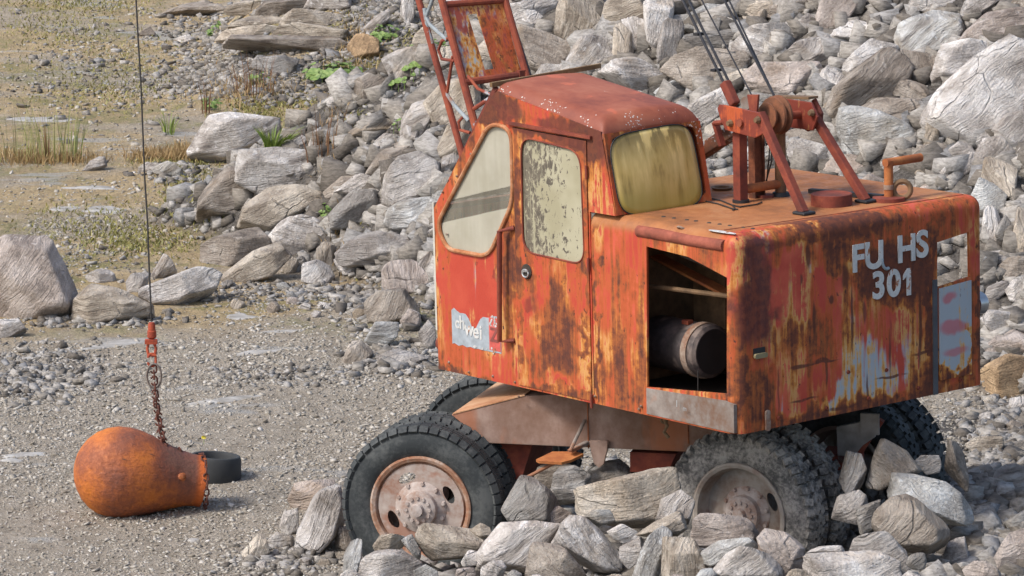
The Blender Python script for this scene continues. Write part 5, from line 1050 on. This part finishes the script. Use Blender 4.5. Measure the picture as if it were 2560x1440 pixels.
nv_ = len(o.data.vertices); cc = np.empty(nv_ * 3, np.float32); o.data.vertices.foreach_get('co', cc); cc = cc.reshape(-1, 3); rd_ = 1 + .035 * fbm(cc * 4.0 + 5, 3) + .008 * fbm(cc * 22, 2); cc[:, 0] *= rd_; cc[:, 2] *= rd_; o.data.vertices.foreach_set('co', cc.ravel()); o.data.update(); o.matrix_local = IB @ MBm
MBi = MBm.inverted()
q = MBi @ pB(457, 1190, -.2); dr = Vector((q.x, 0, q.z)).normalized(); rr = 69 * px; q = Vector((dr.x * rr, q.y, dr.z * rr))
Mbb = Matrix((dr.cross(Vector((0, 1, 0))).normalized(), dr, Vector((0, 1, 0)))).transposed().to_4x4(); Mbb.translation = q
b = MB(); b.lathe([(-.02, .045), (.004, .043), (.012, .030), (.030, .028), (.036, .018), (.036, 0)], 20); o = b.build('bolt', M_ball, ball); o.matrix_local = IB @ MBm @ Mbb
def chain_link(c, d, L, r, rot):
    d = Vector(d).normalized(); s = d.orthogonal().normalized(); s = Matrix.Rotation(rot, 3, d) @ s
    M_ = Matrix((s, s.cross(d) * -1, d)).transposed(); b = MB(); hw = L * .32; hl = L * .5 - hw
    pts = [Vector((hw * math.cos(a), 0, hl * (1 if math.sin(a) >= 0 else -1) + hw * math.sin(a))) for a in np.linspace(0, 2 * math.pi, 21)]
    b.tube([Vector(c) + M_ @ q for q in pts], r, 7, False); return b
M_chain = plain_rust('chain_rust', (.11, .035, .022), (.17, .055, .03), (.055, .025, .018), 20)
M_redst = plain_rust('red_painted_swivel', (.36, .06, .025), (.44, .09, .035), (.2, .04, .02), 12)
cable = empty('hoist_cable', Matrix.Translation(pB(378, 880)))
tag(cable, 'thin steel cable hanging in front of the quarry with a red swivel', 'cable'); IC = cable.matrix_world.inverted()
def cpart(name, b, mat, par, I): o = b.build(name, mat, par); o.matrix_local = I; return o
b = MB(); pts = [(300, -900), (322, -400), (340, 0), (346, 110), (352, 205), (357, 330), (362, 450), (369, 560), (372, 650), (376, 740), (378, 800)]; b.tube([pB(u, v) for u, v in pts], .0075, 6); cpart('wire_rope', b, M_wire, cable, IC)
b = MB(); b.torus(pB(377, 788), .016, .005, None, 12, 6); b.box(pB(377, 793), (.07, .01, .008)); cpart('rope_clip', b, M_wire, cable, IC)
b = MB(); w0 = pB(379, 806); px_ = dB / F
b.lathe([(0, 0), (0, .022), (.02, .030), (.065, .030), (.07, .036), (.12, .038), (.13, .030), (.135, .018), (.135, 0)][::-1], 18, Matrix.Translation(w0) @ Matrix.Rotation(math.radians(-90), 4, 'X')); cpart('swivel_body', b, M_redst, cable, IC)
b = MB(); b.box(pB(378, 854), (.10, .06, .035)); b.tube([pB(371, 858), pB(368, 872), pB(372, 890)], .012, 8); b.tube([pB(386, 858), pB(390, 872), pB(386, 890)], .012, 8); b.tube([pB(368, 888), pB(391, 888)], .013, 8); cpart('shackle', b, M_redst, cable, IC)
chain = empty('lifting_chain', Matrix.Translation(pB(408, 1110)))
tag(chain, 'rusty chain with a big oval ring running down to the wrecking ball', 'chain'); ICh = chain.matrix_world.inverted()
cpart('link', chain_link(pB(380, 900), pB(380, 915) - pB(380, 885), .10, .011, .5), M_redst, chain, ICh)
b = MB(); b.torus(pB(385.5, 940), .058, .0085, None, 36, 8, 1.0, 1.75); cpart('oval_ring', b, plain_rust('grey_ring', (.16, .13, .11), (.24, .2, .17), (.1, .06, .04), 12), chain, ICh)
cpts = [(384, 922), (385, 937), (386, 952), (387, 968), (388, 986), (390, 1003), (392, 1020), (394, 1037), (396, 1053), (398, 1069), (401, 1085), (404, 1100), (409, 1114)]
for i, (u, v) in enumerate(cpts):
    a_ = pB(*cpts[max(i - 1, 0)]); c_ = pB(*cpts[min(i + 1, len(cpts) - 1)]); cpart('link', chain_link(pB(u, v), c_ - a_, .074, .0075, .6 + 1.57 * (i % 2)), M_chain, chain, ICh)
    if 985 < v: cpart('link', chain_link(pB(u + 7 * min(1, (v - 985) / 90), v + 6, -.02), c_ - a_, .072, .0075, 1.9 + 1.57 * (i % 2)), M_chain, chain, ICh)
rg = [(412, 1118, .05), (425, 1124, .08), (440, 1126, .08), (452, 1127, .05)]
nk = [(ca + AX * (207 * px) + (sx_ * math.cos(a) + Vector((0, 0, 1)) * math.sin(a)) * (66 * px)) for a in np.linspace(math.radians(250), math.radians(-60), 20)]
allp = [pB(*q) for q in rg] + nk
for i in range(len(allp)):
    a_ = allp[max(i - 1, 0)]; c_ = allp[min(i + 1, len(allp) - 1)]; cpart('link', chain_link(allp[i], c_ - a_, .062, .0075, 1.57 * (i % 2) + .4), M_chain, chain, ICh)
dR = trace(555, 1205)[0] + .12; cR = Vector(CO + ray(536, 1203) * dR); hz = float(H(cR.x, cR.y))
tyr = MB(); Mr = Matrix.Translation((cR.x, cR.y, hz - .02)) @ Matrix.Rotation(math.radians(4), 4, 'Y') @ Matrix.Rotation(math.radians(86), 4, 'X') 
s_ = 1.0
tyr.lathe([(0, .19), (0, .215), (.02, .225), (.19, .215), (.215, .205), (.22, .195), (.215, .178), (.19, .168), (.02, .17), (0, .19)], 56)
o = tyr.build('rubber_ring', M_rub, None); o.matrix_world = Mr; tag(o, 'thick black rubber ring standing on the gravel behind the wrecking ball', 'rubber ring')
# ------------------------------------------------------------------ plants
def blades(n, fn, mat, seed=0):                             # fn(i) -> base, height, lean vector, width
    V = []; Fc = []
    for i in range(n):
        p_, h_, ln, wd = fn(i); a = rng.uniform(0, math.pi); sv_ = np.array([math.cos(a), math.sin(a), 0]) * wd
        q = len(V)
        for t, ww in ((0, 1.), (.4, .85), (.75, .5), (1, .04)):
            c_ = np.array([p_[0] + ln[0] * t * t, p_[1] + ln[1] * t * t, p_[2] + h_ * (t - .12 * t * t * (abs(ln[0]) + abs(ln[1])) / max(h_, .01))]); V += [c_ - sv_ * ww, c_ + sv_ * ww]
        for j in range(3): Fc.append((q + 2 * j, q + 2 * j + 1, q + 2 * j + 3, q + 2 * j + 2))
    return np.array(V), np.array(Fc)
def leafm(name, a, b_, tr=.25):
    k = NT(name); g = k.n('ShaderNodeNewGeometry'); c = k.mix(g.outputs['Random Per Island'], a, b_); k.out(c, .6)
    return k.m
M_green = leafm('fresh_green_blades', (.10, .17, .02), (.24, .30, .05)); M_reed = leafm('reed_green', (.17, .19, .05), (.36, .34, .13)); M_dry = leafm('dry_straw_grass', (.27, .16, .06), (.44, .32, .15))
M_leaf = leafm('bright_leaf', (.09, .16, .03), (.20, .28, .07)); M_red = leafm('reddish_weed', (.16, .07, .035), (.24, .13, .06)); M_cov = leafm('yellow_green_cover', (.15, .15, .035), (.33, .29, .09))
def plant(name, u, v, n, h, spread, wd, mat, label, cat, group=None, lean=.35, pname=None, reddish=0):
    dp, P0 = trace(u, v); 
    def fn(i):
        a = rng.uniform(0, 2 * math.pi); r = spread * math.sqrt(rng.random()); x = P0[0] + r * math.cos(a); y = P0[1] + r * math.sin(a); hh = h * rng.uniform(.5, 1)
        return (x, y, float(H(x, y)) - .01), hh, (math.cos(a) * hh * lean * rng.uniform(.2, 1.3), math.sin(a) * hh * lean), wd * rng.uniform(.6, 1.2)
    V, Fc = blades(n, fn, mat); o = link(name, mesh_np(name, V - P0, Fc, mat), None, Matrix.Translation(Vector(P0))); tag(o, label, cat, group); return o
plant('reed_clump', 132, 402, 42, 1.0, .34, .0055, M_reed, 'tall green reed clump with a red-brown stem, left of the cable', 'reeds', lean=.28)
plant('reed_clump', 40, 405, 26, 1.0, .30, .005, M_reed, 'thinner reed clump at the left edge of the quarry', 'reeds', lean=.3)
plant('reed_clump', 172, 396, 20, .75, .16, .006, M_green, 'short green reed clump beside the red-brown stem', 'reeds', lean=.3)
plant('weed_stem', 120, 404, 10, .55, .03, .010, M_red, 'dark red-brown weed stem standing among the reeds', 'weed', lean=.08)
plant('reed_clump', 420, 335, 22, .38, .10, .008, M_green, 'small green weed right of the cable above the dry grass', 'weed', lean=.5)
plant('weed_stem', 515, 285, 14, .52, .06, .007, M_red, 'thin brown weed standing behind the flat-topped boulder', 'weed', lean=.12)
plant('weed_stem', 632, 235, 30, .70, .30, .006, M_red, 'tangled brown weeds below the dark curved rock', 'weed', lean=.25)
plant('weed_stem', 805, 380, 34, .55, .22, .006, M_red, 'brown weeds right of the small upright pale rock', 'weed', lean=.25)
dT, PT = trace(690, 385)
def tuft_fn(i):
    a = rng.uniform(0, 2 * math.pi); q = CO + ray(685, 374) * (dT - .15); h_ = .34 * rng.uniform(.5, 1); return (q[0] + .09 * math.cos(a), q[1] + .09 * math.sin(a), q[2] - .02), h_, (math.cos(a) * h_ * .7 + .06, math.sin(a) * h_ * .5), .009
V, Fc = blades(150, tuft_fn, M_green); tag(link('grass_tuft', mesh_np('grass_tuft', V - PT, Fc, M_green), None, Matrix.Translation(Vector(PT))), 'bright green grass tuft growing between the two large pale boulders', 'grass tuft')
def leafy(u, v, n, spread, lr, label, h=.16):
    dp, P0 = trace(u, v); b = MB()
    for i in range(n):
        a = rng.uniform(0, 2 * math.pi); r = spread * math.sqrt(rng.random()); x = P0[0] + r * math.cos(a); y = P0[1] + r * math.sin(a) * .8; z = float(H(x, y)); c_ = Vector((x, y, z + h * rng.uniform(.4, 1)))
        nrm = Vector((math.cos(a) * .5, math.sin(a) * .4 - .35, 1)).normalized(); t1 = nrm.orthogonal().normalized(); t2 = nrm.cross(t1); R_ = lr * rng.uniform(.5, 1.1)
        pts = [c_ + (t1 * math.cos(t) + t2 * math.sin(t) * .85) * R_ * (1 - .25 * (abs(t) < .3)) + nrm * R_ * .12 * math.cos(2 * t) for t in np.linspace(-math.pi, math.pi, 11)[:-1]]
        b.add(pts + [c_ - nrm * R_ * .12], [(j, (j + 1) % 10, 10) for j in range(10)]); b.tube([Vector((x, y, z)), c_], .004, 4, False)
    o = b.build('leafy_plant', M_leaf, None); o.data.transform(Matrix.Translation(-Vector(P0))); o.matrix_world = Matrix.Translation(Vector(P0)); tag(o, label, 'plant')
leafy(835, 200, 60, .42, .085, 'broad-leaved green plant beside the dark curved rock')
leafy(845, 207, 8, .14, .10, 'cluster of big round leaves in front of the broad-leaved plant', .12)
leafy(670, 122, 26, .22, .05, 'green plant growing under the beige rock ledge')
leafy(925, 130, 26, .22, .06, 'green weeds beside the ochre rock on the bank'); leafy(960, 100, 30, .25, .06, 'green weeds higher up on the gravel bank')
leafy(1040, 175, 40, .35, .05, 'leafy weeds on the bank left of the boom'); leafy(535, 90, 12, .12, .05, 'small green plant left of the beige rock ledge')
leafy(530, 277, 16, .13, .05, 'small yellow-green seedling behind the flat-topped boulder'); leafy(650, 215, 16, .16, .04, 'scattered small leaves below the dark curved rock')
leafy(1010, 330, 16, .12, .05, 'small green weeds on the pile edge left of boom'); leafy(815, 548, 10, .08, .04, 'tiny green weed beside the dark grey rounded boulder'); leafy(2085, 8, 16, .12, .06, 'little green plant at the very top of the pile')
dF, PF = trace(510, 1110); b = MB(); b.tube([Vector(PF), Vector(PF) + Vector((.0, 0, .06))], .003, 5)
flo = b.build('yellow_flower', M_leaf, None); flo.data.transform(Matrix.Translation(-Vector(PF))); flo.matrix_world = Matrix.Translation(Vector(PF)); tag(flo, 'single small yellow flower behind the wrecking ball', 'flower')
b = MB()
for i in range(9):
    a = i * .7; c_ = Vector((0, 0, .062)); b.add([c_, c_ + Vector((math.cos(a) * .022, -.005, math.sin(a) * .016)), c_ + Vector((math.cos(a + .6) * .022, -.012, math.sin(a + .6) * .016))], [(0, 1, 2)])
b.build('petals', simple('yellow_petals', (.75, .62, .02), .5, .1), flo)
def stuff_blades(name, n, reg, h, wd, mat, lean=.5):
    B_ = []
    while len(B_) < n:
        u, v, ru, rv = reg[rng.integers(len(reg))]; a = rng.normal(0, .5, 2); B_.append((u + a[0] * ru, v + a[1] * rv))
    B_ = np.array(B_); B_[:, 1] = np.clip(B_[:, 1], -20, 1430)
    # flat-ground solution for each ray, then settle on the terrain
    d = np.array([ray(u, v) for u, v in B_]); t = CH / -d[:, 2]; X_, Y_ = d[:, 0] * t, d[:, 1] * t
    for _ in range(6):
        z = H(X_, Y_); t = (CH - z) / -d[:, 2]; X_, Y_ = X_ * .3 + d[:, 0] * t * .7, Y_ * .3 + d[:, 1] * t * .7
    z = H(X_, Y_)
    V, Fc = blades(n, lambda i: ((X_[i], Y_[i], z[i] - .01), h * rng.uniform(.35, 1), rng.normal(0, h * lean * .6, 2), wd * rng.uniform(.6, 1.3)), mat)
    tag(link(name, mesh_np(name, V, Fc, mat)), kind='stuff')
stuff_blades('dry_grass', 6500, [(60, 398, 130, 18), (150, 402, 130, 12), (440, 398, 50, 10), (470, 385, 50, 20), (970, 230, 90, 45), (930, 270, 90, 30), (830, 390, 50, 30), (380, 395, 60, 14), (620, 225, 120, 40), (900, 150, 60, 40), (1030, 220, 50, 50)], .17, .006, M_dry)
stuff_blades('ground_cover', 16000, [(300, 140, 260, 90), (250, 230, 200, 60), (260, 560, 220, 60), (350, 610, 160, 40), (700, 260, 160, 40), (120, 60, 160, 60), (900, 60, 120, 50), (200, 10, 200, 25), (640, 300, 60, 40), (430, 405, 90, 14), (880, 190, 70, 40), (1010, 130, 60, 60), (470, 480, 80, 60), (1000, 230, 50, 50), (870, 370, 60, 40)], .075, .010, M_cov, .8)
# ------------------------------------------------------------------ filler boulders between the traced ones
def pile_h(x, y):
    toe = np.interp(x, [-30, -4.2, -1, 2, 5, 12, 40], [46, 45, 40.5, 37.6, 35.6, 33, 30]); lb = np.interp(y, [30, 45, 50, 54, 62, 75, 120], [-4.4, -4.2, -2.5, -1.6, -.6, 0.5, 3])
    return np.minimum(y - toe, (x - lb) * 1.3)
TN = {'w': 'pale', 'g': 'grey', 'b': 'tan', 'l': 'blue-grey', 'd': 'dark', 'p': 'pinkish', 'n': 'brown'}
anchors = [a for a in ALLROCK]
used = {}
placed = [(a[0], a[1], a[2] * .5) for a in ALLROCK]
def fill(n, u0, u1, v0, v1, s0, s1, cond, depth=None, gap=.72, dzf=.35, tones='wwggbbnldp'):
    c = 0; tries = 0
    while c < n and tries < n * 60:
        tries += 1; u = rng.uniform(u0, u1); v = rng.uniform(v0, v1); s = rng.uniform(s0, s1) ** 1.0
        if not cond(u, v): continue
        if any((u - a) ** 2 + ((v - b_) * 1.2) ** 2 < ((r + s * .5) * gap) ** 2 for a, b_, r in placed): continue
        nn = rng.integers(6, 9); a0 = rng.uniform(0, 6.28); el = rng.uniform(.6, .95); ro = rng.uniform(-.7, .7); P = []
        for i in range(nn):
            a = a0 + 2 * math.pi * (i + rng.uniform(-.25, .25)) / nn; x = s * .5 * math.cos(a) * rng.uniform(.85, 1.1); y = s * .5 * el * math.sin(a) * rng.uniform(.85, 1.1); P.append((u + x * math.cos(ro) - y * math.sin(ro), v + x * math.sin(ro) + y * math.cos(ro)))
        tn = tones[rng.integers(len(tones))]
        near = min(anchors, key=lambda q: (q[0] - u) ** 2 + (q[1] - v) ** 2)
        dx, dy = u - near[0], v - near[1]; rel = ('left of' if dx < 0 else 'right of') if abs(dx) > abs(dy) else ('above' if dy < 0 else 'below')
        sz = 'small' if s < (s0 + s1) / 2 else 'medium'; lab = f"{sz} {TN[tn]} rock {rel} the {near[3]}"
        wds = lab.split(); lab = ' '.join(wds[:16])
        if lab in used: continue
        dep = depth(u, v) if depth else None
        o = traced_rock(P, tn, rng.uniform(-50, 60), lab, dz=dzf * s / F * 40, depth=dep)
        if lab in used: continue
        if lab in used:
            g = 'rocks like the ' + ' '.join(wds[1:3]) + ' ' + rel + ' the ' + ' '.join(near[3].split()[:8]); o['group'] = g; used[lab]['group'] = g
        used.setdefault(lab, o); placed.append((u, v, s * .5)); c += 1
    return c
def inpile(u, v):
    t, P0 = trace(u, v); return pile_h(P0[0], P0[1]) > -.2
def notmach(u, v): return not ((1120 < u < 1760 and 240 < v < 1440) or (1560 < u < 2440 and 560 < v < 1440) or (1780 < u < 2440 and 500 < v))
fill(44, 900, 2580, -10, 520, 80, 160, lambda u, v: inpile(u, v) and notmach(u, v), gap=.8)
fill(52, 880, 2580, -10, 900, 38, 78, lambda u, v: inpile(u, v) and notmach(u, v), gap=.9)
fill(12, 2440, 2580, 980, 1330, 35, 70, lambda u, v: True, gap=.95)
fill(16, 870, 2560, 1385, 1460, 40, 90, lambda u, v: True, depth=lambda u, v: float(np.interp(u, [870, 1400, 1800, 2100, 2560], [28.4, 27.9, 27.4, 27.1, 27.0])), gap=.8, dzf=0)
fill(10, 560, 1080, 690, 800, 22, 45, lambda u, v: True, gap=.95)
fill(6, 620, 880, 1330, 1420, 22, 40, lambda u, v: True, gap=.95)
# ------------------------------------------------------------------ rubble and gravel (uncountable)
PR = []
for i in range(10):
    d, f_ = ICO[1]; N = rng.normal(0, 1, (5, 3)); N /= np.linalg.norm(N, axis=1, keepdims=True); Dd = rng.uniform(.45, .9, 5)
    N = np.vstack([N, np.eye(3), -np.eye(3)]); Dd = np.concatenate([Dd, [1, .8, .55, 1, .8, .55]]); r = np.min(np.where(d @ N.T > 1e-3, Dd[None] / np.maximum(d @ N.T, 1e-3), 9), axis=1); PR.append(d * r[:, None])
def scatter(name, X_, Y_, S_, flat, protos, f_, mat, kind='stuff', sink=.3, zoff=None):
    n = len(X_); Z_ = H(X_, Y_); nv = protos[0].shape[0]; out = np.empty((n, nv, 3)); pid = rng.integers(0, len(protos), n); P = np.array(protos)[pid]
    a = rng.uniform(0, 2 * math.pi, n); tx = rng.normal(0, .35, n); ty = rng.normal(0, .35, n)
    sc_ = np.stack([S_ * rng.uniform(.7, 1.3, n), S_ * rng.uniform(.5, 1, n), S_ * flat * rng.uniform(.6, 1.4, n)], 1); P = P * sc_[:, None, :]
    x, y, z = P[..., 0], P[..., 1], P[..., 2]; ca_, sa = np.cos(a)[:, None], np.sin(a)[:, None]
    y, z = y * np.cos(tx)[:, None] - z * np.sin(tx)[:, None], y * np.sin(tx)[:, None] + z * np.cos(tx)[:, None]; x, z = x * np.cos(ty)[:, None] + z * np.sin(ty)[:, None], -x * np.sin(ty)[:, None] + z * np.cos(ty)[:, None]
    out[..., 0] = x * ca_ - y * sa + X_[:, None]; out[..., 1] = x * sa + y * ca_ + Y_[:, None]; out[..., 2] = z + (Z_ + S_ * flat * sink + (zoff if zoff is not None else 0))[:, None]
    F_ = (f_[None] + (np.arange(n) * nv)[:, None, None]).reshape(-1, f_.shape[1]); return tag(link(name, mesh_np(name, out.reshape(-1, 3), F_, mat)), kind=kind)
def frus(n, y0, y1, pw=1.5, m=1.06):
    u = rng.random(n); e = 1 - pw; y = (y0 ** e + u * (y1 ** e - y0 ** e)) ** (1 / e); x = rng.uniform(-1, 1, n) * y * .1285 * m; return x, y
X_, Y_ = frus(60000, 35, 62, 1.2); k_ = pile_h(X_, Y_) > .05; k_ &= rng.random(len(X_)) < .75; X_, Y_ = X_[k_][:11000], Y_[k_][:11000]
cubes = []
cv_ = np.array([(x, y, z) for x in (-1, 1) for y in (-1, 1) for z in (-1, 1)], float); cf = np.array([(0, 1, 3, 2), (4, 6, 7, 5), (0, 4, 5, 1), (2, 3, 7, 6), (0, 2, 6, 4), (1, 5, 7, 3)])
for i in range(14): cubes.append(cv_ * rng.uniform(.42, 1, (8, 3)))
XX, YY = frus(30000, 35, 62, 1.2); kk = (pile_h(XX, YY) > .5) & (XX > -2.2); XX, YY = XX[kk][:2600], YY[kk][:2600]
PR2 = []
for i in range(12):
    d, f_ = ICO[2]; N = rng.normal(0, 1, (6, 3)); N /= np.linalg.norm(N, axis=1, keepdims=True); Dd = rng.uniform(.45, .9, 6); N = np.vstack([N, np.eye(3), -np.eye(3)]); Dd = np.concatenate([Dd, [1, .8, .6, 1, .8, .6]]); r = np.min(np.where(d @ N.T > 1e-3, Dd[None] / np.maximum(d @ N.T, 1e-3), 9), axis=1); PR2.append(d * r[:, None])
scatter('pile_blocks', XX, YY, rng.lognormal(-1.9, .35, len(XX)).clip(.08, .26), .75, cubes, cf, rubm, sink=-.1)
scatter('pile_rubble', X_, Y_, rng.lognormal(-2.9, .6, len(X_)).clip(.02, .2), .6, cubes, cf, rubm)
X_, Y_ = frus(60000, 26.6, 36, 1.5); cnd = ((H(X_, Y_) > .17) & (Y_ < 34.5)) | ((X_ > -.6) & (Y_ > 28.3) & (Y_ < 33) & (rng.random(len(X_)) < .35)); X_, Y_ = X_[cnd][:9000], Y_[cnd][:9000]
scatter('foreground_rubble', X_, Y_, rng.lognormal(-3.2, .6, len(X_)).clip(.015, .13), .65, cubes, cf, rubm)
# belts of small stones on the floor
bx, by, bs = [], [], []
for (u, v, ru, rv, n, s) in ((130, 930, 170, 70, 900, .030), (60, 960, 120, 50, 300, .04), (680, 735, 260, 30, 500, .035), (930, 760, 130, 60, 600, .045), (1000, 900, 130, 35, 500, .045), (240, 800, 200, 18, 350, .04), (560, 190, 160, 60, 1600, .045), (960, 90, 120, 90, 2600, .045), (930, 330, 140, 70, 900, .05), (760, 210, 160, 60, 500, .05), (430, 430, 60, 30, 250, .05), (700, 940, 220, 30, 300, .03), (700, 1400, 120, 40, 500, .03), (1040, 280, 80, 80, 700, .06), (520, 90, 140, 70, 600, .05), (200, 180, 260, 160, 700, .035), (2500, 1120, 100, 130, 1500, .045), (720, 20, 200, 60, 600, .05), (300, 620, 300, 90, 250, .03)):
    uu = rng.normal(u, ru * .5, n); vv = np.clip(rng.normal(v, rv * .5, n), -15, 1450)
    for a, b_ in zip(uu, vv): bx.append(a); by.append(b_); bs.append(s * math.exp(rng.normal(0, .5)))
d = np.array([ray(a, b_) for a, b_ in zip(bx, by)]); t = CH / -d[:, 2]; X_, Y_ = d[:, 0] * t, d[:, 1] * t
for _ in range(6): z = H(X_, Y_); t = (CH - z) / -d[:, 2]; X_, Y_ = X_ * .3 + d[:, 0] * t * .7, Y_ * .3 + d[:, 1] * t * .7
X0_, Y0_, bs0 = X_, Y_, bs
cubes = []
cv_ = np.array([(x, y, z) for x in (-1, 1) for y in (-1, 1) for z in (-1, 1)], float); cf = np.array([(0, 1, 3, 2), (4, 6, 7, 5), (0, 4, 5, 1), (2, 3, 7, 6), (0, 2, 6, 4), (1, 5, 7, 3)])
for i in range(12): cubes.append(cv_ * rng.uniform(.45, 1, (8, 3)))
k = NT('gravel_chip'); g = k.n('ShaderNodeNewGeometry')
c = k.ramp(g.outputs['Random Per Island'], [(0, (.22, .19, .15)), (.4, (.35, .315, .26)), (.8, (.42, .385, .33)), (.96, (.48, .45, .40)), (1, (.60, .57, .53))]); M_chip = k.out(c, .9)
scatter('loose_stones', X0_, Y0_, .72 * np.array(bs0).clip(.012, .14), .42, cubes, cf, rubm)
X_, Y_ = frus(230000, 27.5, 66, 2.0); X_, Y_ = X_[pile_h(X_, Y_) < .3], Y_[pile_h(X_, Y_) < .3]
pat = fbm(np.stack([X_ * .8, Y_ * .45, X_ * 0 + 3], -1), 3); kp = rng.random(len(X_)) < np.clip(.9 + pat * 1.0 - .78 * sst(Y_, 37.5, 39.5), .06, 1); X_, Y_ = X_[kp], Y_[kp]
scatter('gravel', X_, Y_, rng.lognormal(-4.62, .5, len(X_)).clip(.005, .032) * (Y_ / 32) ** .8, .26, cubes, cf, M_chip, sink=.5)

k = NT('bare_bedrock'); p = k.obj(); n_ = k.noise(k.sc(p, (4, 9, 4)), 1, 6, .65); M_bed = k.out(k.ramp(n_, [(.35, (.22, .205, .18)), (.5, (.34, .32, .29)), (.65, (.47, .455, .43))]), .85, k.bump(n_, .6, .02))
for (u, v, ru, rv, ang) in ((290, 862, 110, 7, -14), (120, 890, 90, 6, -12), (600, 793, 42, 9, 0), (270, 527, 60, 10, -3), (160, 523, 40, 5, 0), (60, 1140, 70, 6, -6), (30, 1152, 28, 7, 0), (560, 1000, 90, 6, -8), (640, 880, 70, 6, -10), (100, 300, 90, 7, 0), (480, 1352, 16, 6, 0), (230, 470, 70, 5, 2), (700, 830, 60, 5, -5)):
    t0, P0 = trace(u, v); sx__ = t0 / F; rx_, ry_ = ru * sx__, rv * sx__ * t0 / CH; V = []; a_ = math.radians(-ang) * 3.2
    for i in range(7):
        for j in range(40):
            th = 2 * math.pi * j / 40; rr = i / 6 * (1 + .35 * float(vnoise(np.array([math.cos(th) * 1.7 + u, math.sin(th) * 1.7, v * .1]))) * 2); x = rx_ * rr * math.cos(th); y = ry_ * rr * math.sin(th)
            X1, Y1 = P0[0] + x * math.cos(a_) - y * math.sin(a_), P0[1] + x * math.sin(a_) + y * math.cos(a_); V.append((X1, Y1, float(H(X1, Y1)) + .016 * (1 - (i / 6) ** 4) - .004))
    tag(link('bedrock', mesh_np('bedrock', V, [(i * 40 + j, i * 40 + (j + 1) % 40, (i + 1) * 40 + (j + 1) % 40, (i + 1) * 40 + j) for i in range(6) for j in range(40)], M_bed, True)), kind='structure')
